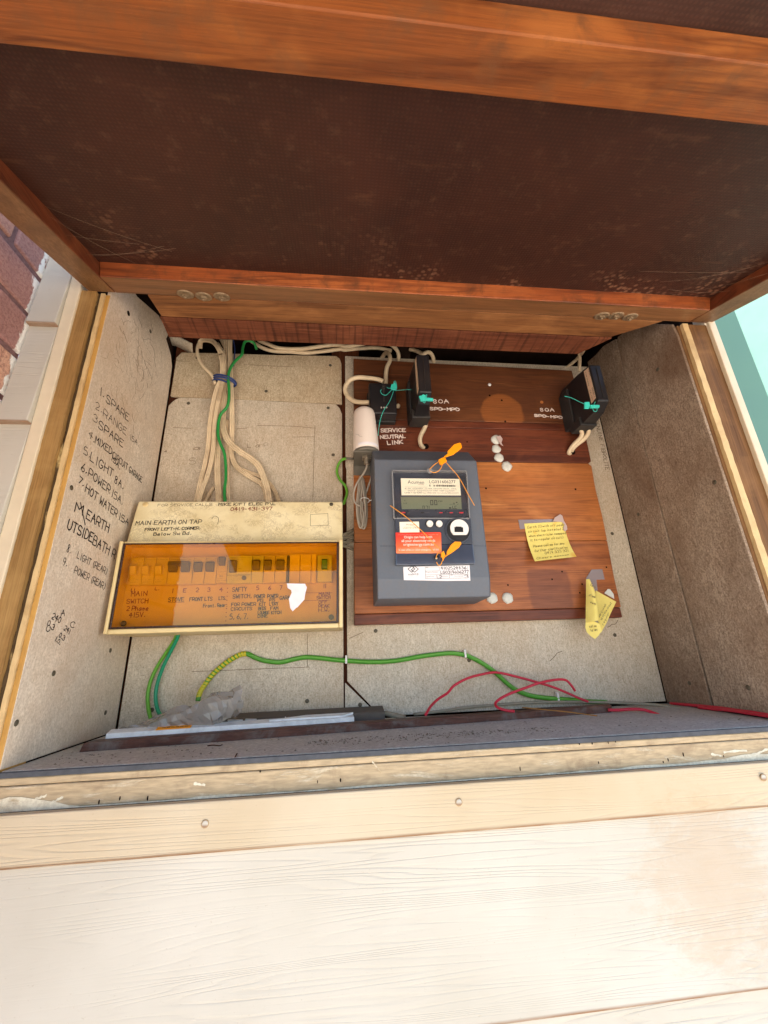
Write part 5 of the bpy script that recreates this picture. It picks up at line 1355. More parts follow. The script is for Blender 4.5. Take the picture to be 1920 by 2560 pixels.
inscribe(esc, 'ink_red', N_B, [('MAIN', [(0.0243, -0.0705, 0.1969), (0.0471, -0.0705, 0.1974)], .0068), ('SWITCH', [(0.0194, -0.0705, 0.1860), (0.0503, -0.0705, 0.1860)], .0062), ('2 Phase', [(0.0211, -0.0705, 0.1751), (0.0525, -0.0705, 0.1750)], .0064), ('415V.', [(0.0260, -0.0705, 0.1651), (0.0495, -0.0705, 0.1656)], .0066), ('L1', [(0.0231, -0.0705, 0.2044), (0.0282, -0.0705, 0.2043)], .0036), ('L.', [(0.0580, -0.0705, 0.2056), (0.0643, -0.0705, 0.2054)], .0036),
    ('1', [(0.0834, -0.0705, 0.2008), (0.0856, -0.0705, 0.2008)], .0060), ('E', [(0.1005, -0.0705, 0.2014), (0.1044, -0.0705, 0.2013)], .0056), ('2', [(0.1196, -0.0705, 0.2015), (0.1233, -0.0705, 0.2014)], .0060), ('3', [(0.1370, -0.0705, 0.2016), (0.1407, -0.0705, 0.2016)], .0060), ('4', [(0.1550, -0.0705, 0.2013), (0.1597, -0.0705, 0.2012)], .0060),
    ('5', [(0.2118, -0.0705, 0.2028), (0.2156, -0.0705, 0.2027)], .0060), ('6', [(0.2303, -0.0705, 0.2029), (0.2340, -0.0705, 0.2028)], .0060), ('7', [(0.2483, -0.0705, 0.2028), (0.2516, -0.0705, 0.2027)], .0060), ('11', [(0.3171, -0.0705, 0.2041), (0.3215, -0.0705, 0.2040)], .0056),
    ('MAIN', [(0.3105, -0.0705, 0.1919), (0.3270, -0.0705, 0.1920)], .0048), ('SWITCH', [(0.3070, -0.0705, 0.1862), (0.3283, -0.0705, 0.1864)], .0046), ('OFF', [(0.3103, -0.0705, 0.1789), (0.3235, -0.0705, 0.1791)], .0046), ('PEAK', [(0.3104, -0.0705, 0.1727), (0.3267, -0.0705, 0.1728)], .0046), ('H.W.', [(0.3105, -0.0705, 0.1664), (0.3272, -0.0705, 0.1666)], .0046)], .0010)
inscribe(esc, 'ink', N_B, [('STOVE', [(0.0801, -0.0705, 0.1874), (0.1026, -0.0705, 0.1876)], .0056), ('FRONT LTS', [(0.1116, -0.0705, 0.1876), (0.1453, -0.0705, 0.1878)], .0052), ('LTS.', [(0.1553, -0.0705, 0.1885), (0.1663, -0.0705, 0.1885)], .0046), ('Front. Rear.', [(0.1331, -0.0705, 0.1774), (0.1691, -0.0705, 0.1779)], .0050),
    ('SAFTY', [(0.1750, -0.0705, 0.2009), (0.1967, -0.0705, 0.2014)], .0062), ('SWITCH,', [(0.1766, -0.0705, 0.1902), (0.2051, -0.0705, 0.1907)], .0056), ('FOR POWER', [(0.1753, -0.0705, 0.1783), (0.2123, -0.0705, 0.1783)], .0048), ('CIRCUITS', [(0.1752, -0.0705, 0.1715), (0.2069, -0.0705, 0.1717)], .0044), ('5, 6, 7.', [(0.1746, -0.0705, 0.1587), (0.2021, -0.0705, 0.1587)], .0076),
    ('POWER', [(0.2092, -0.0705, 0.1897), (0.2255, -0.0705, 0.1903)], .0052), ('POWER', [(0.2296, -0.0705, 0.1897), (0.2461, -0.0705, 0.1901)], .0052), ('PTS', [(0.2149, -0.0705, 0.1841), (0.2236, -0.0705, 0.1844)], .0040), ('PTS', [(0.2332, -0.0705, 0.1842), (0.2416, -0.0705, 0.1845)], .0040), ('GARA', [(0.2491, -0.0705, 0.1865), (0.2647, -0.0705, 0.1873)], .0052),
    ('KIT', [(0.2177, -0.0705, 0.1777), (0.2274, -0.0705, 0.1780)], .0048), ("L'DRY", [(0.2335, -0.0705, 0.1778), (0.2466, -0.0705, 0.1782)], .0046), ('BEDS', [(0.2169, -0.0705, 0.1712), (0.2283, -0.0705, 0.1714)], .0046), ('FAM', [(0.2355, -0.0705, 0.1712), (0.2470, -0.0705, 0.1714)], .0046), ('LOUNGE', [(0.2166, -0.0705, 0.1650), (0.2338, -0.0705, 0.1652)], .0042), ('KITCH', [(0.2370, -0.0705, 0.1647), (0.2520, -0.0705, 0.1648)], .0042), ('DINE', [(0.2169, -0.0705, 0.1596), (0.2313, -0.0705, 0.1600)], .0044)], .0010)
m = MB()
for k in range(9):
    p = V([(0.1672, -0.0708, 0.2062)][0]).lerp(V([(0.1688, -0.0708, 0.1561)][0]), k / 8)
    m.cyl(p, p - V((0, .0003, 0)), .0008, n=8, smooth=False)
for a, b in ([(0.2667, -0.0709, 0.1970), (0.3318, -0.0709, 0.1957)], [(0.2839, -0.0709, 0.1842), (0.3283, -0.0709, 0.1842)], [(0.0805, -0.0709, 0.1860), (0.1043, -0.0709, 0.1859)]):
    m.ribbon([V(a), V(a).lerp(V(b), .5), V(b)], .0005, N_B, .0001)
m.build('ruled_marks', MAT['ink_red'], esc)
m = MB(); m.prism([(0.2626, -0.0994, 0.2076), (0.2904, -0.0994, 0.2066), (0.2933, -0.0994, 0.2007), (0.2912, -0.0994, 0.1926), (0.2899, -0.0994, 0.1823), (0.2839, -0.0994, 0.1756), (0.2800, -0.0994, 0.1711), (0.2778, -0.0994, 0.1700), (0.2730, -0.0994, 0.1652), (0.2692, -0.0994, 0.1703), (0.2666, -0.0994, 0.1839), (0.2705, -0.0994, 0.1930), (0.2695, -0.0994, 0.1972), (0.2641, -0.0994, 0.2005)], (0, .0005, 0)); m.build('torn_paper', MAT['paper_white'], win)

# ------------------------------------------------------------------ cables


def flat_prof(w, t, lobes=3):
    """flat twin-and-earth cable: side by side cores under one sheath"""
    out = []
    n = lobes * 6
    for i in range(n + 1):
        s = w / 2 - w * i / n
        f = t / 2 * (.36 + .64 * abs(math.sin(math.pi * i * lobes / n)) ** .6)
        if i in (0, n): f = t * .18
        out.append((s, f))
    return out + [(-w / 2 * .9, -t / 2), (w / 2 * .9, -t / 2)]


def flat_cable(label, pts, w=.0098, t=.0048, mat='cable', lobes=3, name='flat_cable', group='flat cables running down to the switchboard'):
    m = MB(); m.sweep(pts, flat_prof(w, t, lobes), (0, -1, 0), 6)
    return tag(m.build(name, MAT[mat]), label, 'cable', group)


def round_cable(name, label, pts, r, mat, cat='cable', group=None, n=10):
    m = MB(); m.tube(pts, r, n, 7)
    return tag(m.build(name, MAT[mat]), label, cat, group)


flat_cable('outermost left flat white cable of the bundle above the switchboard', [(0.1004, -0.0280, 0.6885), (0.1063, -0.0280, 0.6641), (0.1078, -0.0280, 0.6339), (0.1003, -0.0260, 0.6055), (0.0951, -0.0220, 0.5734), (0.0930, -0.0190, 0.5302), (0.0939, -0.0170, 0.4877), (0.0916, -0.0160, 0.4513), (0.0876, -0.0180, 0.4095), (0.0856, -0.0220, 0.3686)], .0085)
flat_cable('flat white cable second from the left in the bundle', [(0.0880, -0.0180, 0.7250), (0.1030, -0.0220, 0.6968), (0.1103, -0.0260, 0.6628), (0.1118, -0.0290, 0.6273), (0.1083, -0.0270, 0.5992), (0.1036, -0.0230, 0.5616), (0.1024, -0.0210, 0.5237), (0.1041, -0.0200, 0.4863), (0.1034, -0.0190, 0.4552), (0.0989, -0.0190, 0.4217), (0.0931, -0.0220, 0.3905), (0.0918, -0.0260, 0.3671)], .0080)
flat_cable('wide flat white cable running straight down the middle of the bundle', [(0.1015, -0.0080, 0.7450), (0.1061, -0.0110, 0.7062), (0.1096, -0.0130, 0.6669), (0.1100, -0.0150, 0.6257), (0.1094, -0.0130, 0.5856), (0.1090, -0.0100, 0.5416), (0.1091, -0.0100, 0.5027), (0.1116, -0.0110, 0.4592), (0.1172, -0.0150, 0.4160), (0.1262, -0.0220, 0.3687)], .0115, .0052)
flat_cable('flat white cable down the right side of the bundle then looping right and under', [(0.1103, -0.0100, 0.7446), (0.1152, -0.0140, 0.6977), (0.1210, -0.0190, 0.6534), (0.1261, -0.0220, 0.6152), (0.1294, -0.0190, 0.5822), (0.1324, -0.0140, 0.5454), (0.1338, -0.0110, 0.5081), (0.1346, -0.0090, 0.4819), (0.1405, -0.0080, 0.4584), (0.1536, -0.0080, 0.4401), (0.1756, -0.0080, 0.4247), (0.1952, -0.0090, 0.4115), (0.2049, -0.0120, 0.3926), (0.2113, -0.0160, 0.3711)], .0095)
flat_cable('flat white cable that splits off to the right above its neighbours', [(0.1052, -0.0130, 0.6330), (0.1129, -0.0120, 0.5922), (0.1125, -0.0100, 0.5587), (0.1175, -0.0140, 0.5254), (0.1305, -0.0180, 0.4960), (0.1507, -0.0180, 0.4762), (0.1726, -0.0170, 0.4611), (0.1902, -0.0180, 0.4437), (0.2012, -0.0200, 0.4197), (0.2103, -0.0240, 0.3928), (0.2156, -0.0280, 0.3666)], .0118, .0052)
flat_cable('rear flat white cable that curves out lowest to the right', [(0.1365, -0.0050, 0.4705), (0.1475, -0.0050, 0.4494), (0.1671, -0.0050, 0.4377), (0.1888, -0.0060, 0.4296), (0.2084, -0.0060, 0.4155), (0.2226, -0.0080, 0.3942), (0.2311, -0.0120, 0.3726)], .0072, .0044)
flat_cable('thin strip of white cable right of the green wire just above the switchboard', [(0.1204, -0.0060, 0.5500), (0.1238, -0.0060, 0.5107), (0.1296, -0.0080, 0.4609), (0.1346, -0.0120, 0.4149), (0.1423, -0.0200, 0.3694)], .0062, .0044, lobes=2)
flat_cable('short white cable stub poking out between the two left cables', [(0.1081, -0.0050, 0.4062), (0.1043, -0.0060, 0.3970), (0.1002, -0.0100, 0.3829), (0.0970, -0.0140, 0.3716)], .0060, .0042, lobes=2)
flat_cable('white cable folding over in a broad loop at the top of the bundle', [(0.0519, -0.0120, 0.7155), (0.0544, -0.0180, 0.7281), (0.0661, -0.0220, 0.7293), (0.0824, -0.0240, 0.7226), (0.0961, -0.0260, 0.7025), (0.1038, -0.0240, 0.6795), (0.1071, -0.0220, 0.6536), (0.1075, -0.0200, 0.6279)], .0100)
round_cable('white_cable', 'single white cable bowed out left above the blue tie', [(0.0547, -0.0120, 0.7366), (0.0501, -0.0180, 0.7166), (0.0528, -0.0220, 0.6944), (0.0616, -0.0240, 0.6714), (0.0746, -0.0250, 0.6544), (0.0881, -0.0260, 0.6391), (0.0959, -0.0240, 0.6200)], .0032, 'cable')
round_cable('white_cable', 'short white cable dropping straight behind the blue tie from the rough beam', [(0.0901, -0.0050, 0.7470), (0.1006, -0.0070, 0.7222), (0.1069, -0.0090, 0.6919), (0.1131, -0.0120, 0.6523), (0.1138, -0.0120, 0.6160)], .0034, 'cable')

# blue tie wire wound round the bundle
tie = V([(0.1117, -0.0180, 0.6295)][0])
pts = []
for i in range(40):
    a = 2 * math.pi * i / 16 + 2.4
    pts.append((tie.x + .0222 * math.cos(a), tie.y - .0005 + .0175 * math.sin(a), tie.z - .0035 * math.cos(a) + (.0055 - .0052 * i / 16) + (.0085 if i > 26 else 0) - .011 * max(0, (i - 26) / 13)))
round_cable('tie_wire', 'dark blue wire wound round the bundle of white cables', pts, .0018, 'blue', 'wire', n=8)
round_cable('blue_wire', 'short dark blue wire hanging behind the bundle near the rough beam', [(0.1159, -0.0060, 0.7462), (0.1217, -0.0080, 0.7191), (0.1232, -0.0100, 0.6903), (0.1237, -0.0120, 0.6745)], .0013, 'blue', 'wire', n=8)
round_cable('earth_wire', 'green wire winding down over the front of the white cable bundle', [(0.1668, -0.0080, 0.7214), (0.1621, -0.0140, 0.7323), (0.1536, -0.0180, 0.7349), (0.1442, -0.0200, 0.7294), (0.1413, -0.0200, 0.7131), (0.1407, -0.0210, 0.6963), (0.1290, -0.0240, 0.6760), (0.1230, -0.0280, 0.6556), (0.1219, -0.0320, 0.6314), (0.1262, -0.0330, 0.6014), (0.1270, -0.0310, 0.5798), (0.1238, -0.0280, 0.5646), (0.1137, -0.0260, 0.5501), (0.1104, -0.0250, 0.5325), (0.1119, -0.0240, 0.5058), (0.1178, -0.0240, 0.4871), (0.1269, -0.0230, 0.4666), (0.1315, -0.0230, 0.4407), (0.1345, -0.0250, 0.4118), (0.1347, -0.0270, 0.3911), (0.1392, -0.0320, 0.3650)], .0028, 'green', 'wire')
round_cable('earth_wire', 'short yellow green wire curling beside the antenna bracket', [(0.3564, -0.0200, 0.4615), (0.3474, -0.0140, 0.4611), (0.3401, -0.0110, 0.4516), (0.3379, -0.0100, 0.4359), (0.3438, -0.0100, 0.4201), (0.3534, -0.0100, 0.4084), (0.3571, -0.0120, 0.3933), (0.3532, -0.0160, 0.3764), (0.3504, -0.0200, 0.3674)], .0026, 'green_yellow', 'wire')
m = MB(); m.cyl([(0.3554, -0.0210, 0.4610)][0], [(0.3705, -0.0210, 0.4607)][0], .0022, n=10); tag(m.build('crimp_sleeve', MAT['antenna_grey']), 'grey crimped sleeve between the short yellow green wire and the antenna bracket', 'connector')

# service cables
g_ = 'thick white cables along the top gap of the cupboard'
round_cable('service_cable', 'thick white cable along the top gap, the upper of the pair', [(0.1659, 0.0060, 0.7574), (0.1864, 0.0000, 0.7441), (0.2089, -0.0040, 0.7318), (0.2385, -0.0060, 0.7283), (0.2680, -0.0080, 0.7290), (0.3002, -0.0100, 0.7346), (0.3381, -0.0120, 0.7391)] + [(0.3572, -0.0140, 0.7335), (0.3836, -0.0160, 0.7389), (0.4102, -0.0180, 0.7441), (0.4348, -0.0200, 0.7451), (0.4519, -0.0200, 0.7401), (0.4651, -0.0180, 0.7297), (0.4718, -0.0100, 0.7205), (0.4723, 0.0020, 0.7140)], .0042, 'cable')
round_cable('service_cable', 'thick white cable along the top gap, the lower of the pair', [(0.1489, 0.0100, 0.7587), (0.1750, 0.0060, 0.7387), (0.1999, 0.0040, 0.7292), (0.2350, 0.0020, 0.7272), (0.2729, 0.0000, 0.7247), (0.3108, -0.0020, 0.7296), (0.3435, -0.0040, 0.7348)] + [(0.3536, 0.0020, 0.7384), (0.3924, 0.0060, 0.7478), (0.4280, 0.0100, 0.7537), (0.4604, 0.0160, 0.7532)], .0040, 'cable')
round_cable('service_cable', 'scorched white cable looping left out of the square black link block', [(0.4312, -0.0450, 0.6238), (0.4182, -0.0440, 0.6293), (0.4006, -0.0420, 0.6327), (0.3814, -0.0380, 0.6366), (0.3673, -0.0340, 0.6348), (0.3570, -0.0300, 0.6257), (0.3539, -0.0280, 0.6134), (0.3583, -0.0290, 0.5983), (0.3703, -0.0340, 0.5834), (0.3838, -0.0420, 0.5748), (0.4022, -0.0500, 0.5696)], .0046, 'cable')
round_cable('service_cable', 'bent white cable rising from the black link block into the cavity', [(0.4363, 0.0040, 0.7222), (0.4412, -0.0060, 0.7247), (0.4467, -0.0160, 0.7194), (0.4503, -0.0220, 0.7060), (0.4491, -0.0240, 0.6908), (0.4427, -0.0260, 0.6744), (0.4392, -0.0300, 0.6536), (0.4373, -0.0380, 0.6240)], .0044, 'cable')
round_cable('service_cable', 'white cable leaving the left fuse holder and entering a hole in the board', [(0.5092, -0.0620, 0.5428), (0.5108, -0.0560, 0.5310), (0.5122, -0.0480, 0.5262), (0.5097, -0.0420, 0.5180), (0.5045, -0.0360, 0.5096), (0.5021, -0.0300, 0.5013), (0.5037, -0.0250, 0.4924), (0.5088, -0.0200, 0.4883), (0.5140, -0.0120, 0.4907)], .0044, 'cable')
round_cable('service_cable', 'white cable arching behind the top of the left fuse holder', [(0.5003, 0.0040, 0.7478), (0.5089, -0.0020, 0.7419), (0.5186, -0.0100, 0.7297), (0.5242, -0.0180, 0.7186), (0.5332, -0.0220, 0.7203), (0.5418, -0.0180, 0.7218), (0.5492, -0.0080, 0.7188), (0.5529, 0.0040, 0.7123)], .0042, 'cable')
round_cable('service_cable', 'left white cable hanging from the right fuse holder into a hole', [(0.8216, -0.0620, 0.5322), (0.8276, -0.0560, 0.5181), (0.8358, -0.0470, 0.5124), (0.8333, -0.0420, 0.5040), (0.8234, -0.0360, 0.4949), (0.8169, -0.0280, 0.4868), (0.8145, -0.0230, 0.4794), (0.8259, -0.0120, 0.4818)], .0042, 'cable')
round_cable('service_cable', 'right white cable hanging from the right fuse holder into a hole', [(0.8451, -0.0620, 0.5328), (0.8459, -0.0560, 0.5163), (0.8478, -0.0460, 0.5099), (0.8401, -0.0400, 0.5008), (0.8296, -0.0340, 0.4938), (0.8235, -0.0260, 0.4880), (0.8254, -0.0140, 0.4853)], .0042, 'cable')
round_cable('service_cable', 'white cable curving up over the rough beam above the right fuse holder', [(0.8756, -0.0260, 0.6815), (0.8777, -0.0280, 0.6956), (0.8778, -0.0340, 0.7090), (0.8606, -0.0600, 0.7022), (0.8274, -0.1100, 0.6717), (0.8094, -0.1420, 0.6524), (0.8057, -0.1500, 0.6419), (0.8328, -0.1100, 0.6660), (0.8716, -0.0500, 0.7085), (0.8854, -0.0120, 0.7260), (0.8743, 0.0000, 0.7190), (0.8564, 0.0060, 0.7068)], .0036, 'cable')
# four short dusty cables from the switchboard to the back of the board
for k, pts in enumerate(([(0.3480, -0.0120, 0.3073), (0.3567, -0.0080, 0.3135), (0.3638, -0.0040, 0.3183), (0.3699, 0.0020, 0.3237)], [(0.3480, -0.0140, 0.3002), (0.3561, -0.0090, 0.3054), (0.3637, -0.0050, 0.3089), (0.3710, 0.0020, 0.3132)], [(0.3480, -0.0140, 0.2940), (0.3566, -0.0090, 0.2961), (0.3648, -0.0050, 0.2992), (0.3709, 0.0020, 0.3023)], [(0.3480, -0.0120, 0.2892), (0.3555, -0.0080, 0.2884), (0.3624, -0.0040, 0.2867), (0.3695, 0.0020, 0.2842)])):
    flat_cable(['topmost', 'second', 'third', 'lowest'][k] + ' of four dusty cables between the switchboard side and the backboard', pts, .0062, .0042, 'cable_old', 2, 'dusty_cable', 'dusty cables between switchboard and backboard')

# green pair under the switchboard, long earth cable, red offcuts
round_cable('earth_wire', 'yellow green wire, left of the pair hanging below the switchboard', [(0.0869, -0.0300, 0.1530), (0.0775, -0.0200, 0.1321), (0.0639, -0.0120, 0.1125), (0.0520, -0.0080, 0.0930), (0.0446, -0.0070, 0.0725), (0.0428, -0.0070, 0.0523), (0.0471, -0.0100, 0.0347), (0.0545, -0.0140, 0.0186), (0.0605, -0.0180, 0.0114)], .0029, 'green_yellow', 'wire')
round_cable('earth_wire', 'teal green wire, right of the pair hanging below the switchboard', [(0.0900, -0.0340, 0.1526), (0.0837, -0.0260, 0.1341), (0.0722, -0.0180, 0.1122), (0.0613, -0.0120, 0.0881), (0.0561, -0.0100, 0.0654), (0.0563, -0.0100, 0.0475), (0.0615, -0.0120, 0.0321), (0.0716, -0.0180, 0.0205), (0.0816, -0.0240, 0.0134)], .0029, 'teal_green', 'wire')
earth = thing('earth_cable', 'long green earth cable pinned in a wave across the lower back sheet', 'cable', [(0.3542, -0.0040, 0.0913)][0])
ep = [(0.1226, -0.0160, 0.0397), (0.1239, -0.0140, 0.0513), (0.1284, -0.0100, 0.0616), (0.1372, -0.0060, 0.0757), (0.1499, -0.0050, 0.0884), (0.1646, -0.0050, 0.0990), (0.1797, -0.0050, 0.1064), (0.1915, -0.0050, 0.1070), (0.2039, -0.0050, 0.1010), (0.2215, -0.0050, 0.0952), (0.2456, -0.0050, 0.0923), (0.2669, -0.0050, 0.0962), (0.2857, -0.0050, 0.0986), (0.3103, -0.0050, 0.0965), (0.3349, -0.0050, 0.0930), (0.3542, -0.0050, 0.0908), (0.3818, -0.0050, 0.0882), (0.4125, -0.0050, 0.0869), (0.4435, -0.0050, 0.0882), (0.4779, -0.0050, 0.0928), (0.5068, -0.0050, 0.0955), (0.5359, -0.0050, 0.0967), (0.5587, -0.0050, 0.0932)] + \
     [(0.5710, -0.0050, 0.0886), (0.5890, -0.0050, 0.0789), (0.6096, -0.0060, 0.0637), (0.6298, -0.0060, 0.0442), (0.6470, -0.0060, 0.0318), (0.6684, -0.0060, 0.0235), (0.6943, -0.0060, 0.0188), (0.7168, -0.0060, 0.0161), (0.7426, -0.0070, 0.0134), (0.7684, -0.0080, 0.0101), (0.8016, -0.0100, 0.0075)]
m = MB(); m.tube(ep, .0038, 10, 6); ec = m.build('cable', MAT['green_long'], earth)
# painted highlight along it, and the tape wound round the cable near its left end
C = spline(ep, 6)
m = MB()
band = [c + V((0, -.0037, .0012 + .0010 * math.sin(i * .05))) for i, c in enumerate(C)][46:]
m.ribbon(band, .0013, N_B, .0003); m.build('painted_highlight', MAT['green_yellow'], ec)
for i in range(3, 40, 2):
    a, b = C[i], C[i + 1]
    t = (b - a).normalized()
    s = t.cross(V((0, -1, 0)))
    ring = []
    m = MB()
    for side in (0, 1):
        for q in range(10):
            w = math.pi * (q / 9 - .5) * 1.3
            ring.append(a + t * (.0018 * side * 2 + .0025 * (q / 9 - .5)) + s * (.0042 * math.sin(w)) + V((0, -.0042, 0)) * math.cos(w))
    m.add(ring, [(q, q + 1, 11 + q, 10 + q) for q in range(9)])
    m.build('tape_turn', MAT['stripe_yellow'], ec)
for p in [(0.3542, -0.0050, 0.0913)] + [(0.5602, -0.0050, 0.0938), (0.7162, -0.0050, 0.0187)]:
    m = MB(); m.box(p[0] - .0018, p[0] + .0018, -.0098, -.0002, p[2] - .0052, p[2] + .0054); m.cyl((p[0], -.0090, p[2] + .0062), (p[0], -.0004, p[2] + .0062), .0020, n=10); m.build('cable_clip', MAT['white_plastic'], earth, bevel=.0008)

round_cable('red_wire', 'red wire rising from the floor in a long low arch', [(0.4668, -0.1000, 0.0150), (0.4793, -0.0800, 0.0234), (0.4957, -0.0600, 0.0307), (0.5145, -0.0450, 0.0372), (0.5291, -0.0350, 0.0469), (0.5534, -0.0280, 0.0562), (0.5807, -0.0240, 0.0615), (0.6075, -0.0220, 0.0634), (0.6400, -0.0220, 0.0558), (0.6723, -0.0220, 0.0465), (0.6999, -0.0240, 0.0376), (0.7234, -0.0260, 0.0275), (0.7419, -0.0300, 0.0183), (0.7542, -0.0340, 0.0130)], .0020, 'red', 'wire', 'red wire offcuts on the cupboard floor')
round_cable('red_wire', 'pale red wire bent back on itself with a hooked end', [(0.7312, -0.0400, 0.0306), (0.7271, -0.0400, 0.0382), (0.7201, -0.0400, 0.0467), (0.7095, -0.0420, 0.0495), (0.6918, -0.0440, 0.0490), (0.6665, -0.0500, 0.0462), (0.6414, -0.0560, 0.0409), (0.6144, -0.0640, 0.0352), (0.5933, -0.0720, 0.0295), (0.5794, -0.0800, 0.0234), (0.5791, -0.0880, 0.0181), (0.5895, -0.0940, 0.0143), (0.6000, -0.1000, 0.0134)], .0020, 'red', 'wire', 'red wire offcuts on the cupboard floor')
round_cable('red_wire', 'short red wire with a bared end lying on the floor sheet', [(0.7638, -0.0700, 0.0042), (0.7800, -0.0750, 0.0041), (0.7981, -0.0800, 0.0050), (0.8129, -0.0860, 0.0039), (0.8220, -0.0980, -0.0004), (0.8270, -0.1120, -0.0046), (0.8281, -0.1320, -0.0095)], .0023, 'red', 'wire', 'red wire offcuts on the cupboard floor')
e = [(0.8281, -0.1320, -0.0095)][0]
m = MB(); m.cyl(V(e) + V((-.0012, .0012, .0005)), V(e) + V((.0012, -.0020, -.0006)), .0016, n=8); tag(m.build('wire_end', MAT['white_plastic']), 'pale bared tip of the short red wire on the floor sheet', 'wire')
round_cable('red_wire', 'red wire running out along the foot of the right wall', [(0.9150, -0.0146, 0.0013), (0.9150, -0.0433, 0.0027), (0.9150, -0.0784, 0.0042), (0.9150, -0.1102, 0.0053), (0.9150, -0.1390, 0.0054), (0.9150, -0.1654, 0.0055), (0.9150, -0.1892, 0.0050), (0.9150, -0.2063, 0.0047)], .0024, 'red', 'wire', 'red wire offcuts on the cupboard floor')
round_cable('red_wire', 'second red wire lying just in front along the right wall foot', [(0.9110, -0.0781, 0.0022), (0.9110, -0.1061, 0.0029), (0.9110, -0.1358, 0.0044), (0.9110, -0.1625, 0.0043), (0.9110, -0.1925, 0.0041), (0.9110, -0.2096, 0.0038)], .0020, 'red', 'wire', 'red wire offcuts on the cupboard floor')
round_cable('grey_cable', 'thin grey cable lying along the foot of the back sheet', [(0.4639, -0.0120, 0.0048), (0.5033, -0.0100, 0.0065), (0.5543, -0.0090, 0.0105), (0.6057, -0.0090, 0.0121), (0.6725, -0.0100, 0.0131), (0.7394, -0.0120, 0.0111), (0.7979, -0.0160, 0.0083), (0.8472, -0.0220, 0.0047), (0.8763, -0.0340, 0.0027), (0.8968, -0.0500, -0.0009), (0.9236, -0.0620, -0.0033)], .0022, 'cable_old')
round_cable('grey_cable', 'short fat end of grey cable at the end of the dark channel', [(0.4144, -0.0300, 0.0106), (0.4305, -0.0360, 0.0076), (0.4451, -0.0420, 0.0039)], .0038, 'cable_old')

# ------------------------------------------------------------------ things on the floor of the cupboard
st = thing('timber_strip', 'long brown timber strip lying along the cupboard floor', 'timber', (.40, -.13, 0))
m = MB()
A, B = [(0.0306, -0.1483, 0.0000), (0.7715, -0.0661, 0.0000)]
A, B = V(A), V(B)
d = (B - A).normalized(); back = V((-d.y, d.x, 0))
m.prism([A, A + back * .017, A + back * .017 + V((0, 0, .0105)) + d * .012, A + V((0, 0, .0098)) + d * .003], B - A); m.build('strip', MAT['hardwood_strip'], st, bevel=.0009)
C0 = A + back * .0178 + d * .02
ws = thing('white_strip', 'chipped white strip with an orange label behind the brown timber strip', 'strip', C0)
m = MB(); m.prism([C0 + V((0, 0, .0004)), C0 + back * .016 + V((0, 0, .0004)), C0 + back * .0155 + V((0, 0, .0190)), C0 + V((0, 0, .0160)) ], d * .318); m.build('strip', MAT['white_strip'], ws, bevel=.001)
m = MB(); m.prism([C0 + d * .302 + back * .003 + V((0, 0, .0165)), C0 + d * .318 + back * .012 + V((0, 0, .0185)), C0 + d * .250 + back * .014 + V((0, 0, .0187)), C0 + d * .20 + back * .004 + V((0, 0, .0168))], (0, 0, .0022)); m.build('flake', MAT['white_strip'], ws)
m = MB()
L0 = C0 + d * .058
m.prism([L0 + V((0, 0, .0162)) - back * .0006, L0 + d * .042 + V((0, 0, .0162)) - back * .0006, L0 + d * .042 + back * .0160 + V((0, 0, .0193)), L0 + back * .0160 + V((0, 0, .0193))], (0, 0, .0006)); lb = m.build('wrap_label', MAT['label_orange'], ws)
m = MB()
upn = back.cross(d) * -1
for k in range(2):
    for j in range(6):
        q = L0 + d * (.006 + j * .0055) + back * (.004 + k * .005) + V((0, 0, .0178 + .0010 * k))
        m.add([q, q + d * .0042, q + d * .0042 + back * .0024 + V((0, 0, .0003)), q + back * .0024 + V((0, 0, .0003))], [(0, 1, 2, 3)])
m.build('lettering', MAT['print'], lb)
D0, D1 = V([(0.1530, -0.0580, 0.0141)][0]), V([(0.4127, -0.0520, 0.0175)][0])
m = MB()
dd = (D1 - D0); dd.z = 0; dn = dd.normalized(); bk = V((-dn.y, dn.x, 0))
D0 = V((D0.x, D0.y, .0005))
m.prism([D0, D0 + bk * .030, D0 + bk * .030 + V((0, 0, .019)), D0 + bk * .027 + V((0, 0, .021)), D0 + bk * .003 + V((0, 0, .016)), D0 + V((0, 0, .014))], dd)
tag(m.build('channel_offcut', MAT['channel'], None, .001), 'dusty dark square channel behind the right end of the white strip', 'channel')
for lab, a, b, r in (('white splinter beside the plastic bag on the floor', [(0.1843, -0.0750, 0.0140)][0], [(0.2037, -0.0700, 0.0134)][0], .0040), ('white splinter right of the first one, near the bag', [(0.2076, -0.0700, 0.0142)][0], [(0.2237, -0.0720, 0.0143)][0], .0034), ('tiny white chip standing on the dark channel', [(0.2636, -0.0660, 0.0163)][0], [(0.2674, -0.0680, 0.0132)][0], .0013)):
    m = MB(); a, b = V(a), V(b)
    m.prism([a + V((0, 0, -r)), a + V((0, r, 0)), a + V((0, 0, r)), b + V((0, 0, r * .8)), b + V((0, 0, -r * .9))], (0, .004, 0))
    tag(m.build('paint_flake', MAT['white_strip'], None, .0003), lab, 'flake')
round_cable('bare_wire', 'thin straw coloured wire lying across the brown strip', [(0.6182, -0.0850, 0.0161), (0.6442, -0.1000, 0.0137), (0.6752, -0.1150, 0.0107), (0.7062, -0.1350, 0.0068)], .0008, 'copper', 'wire', n=6)

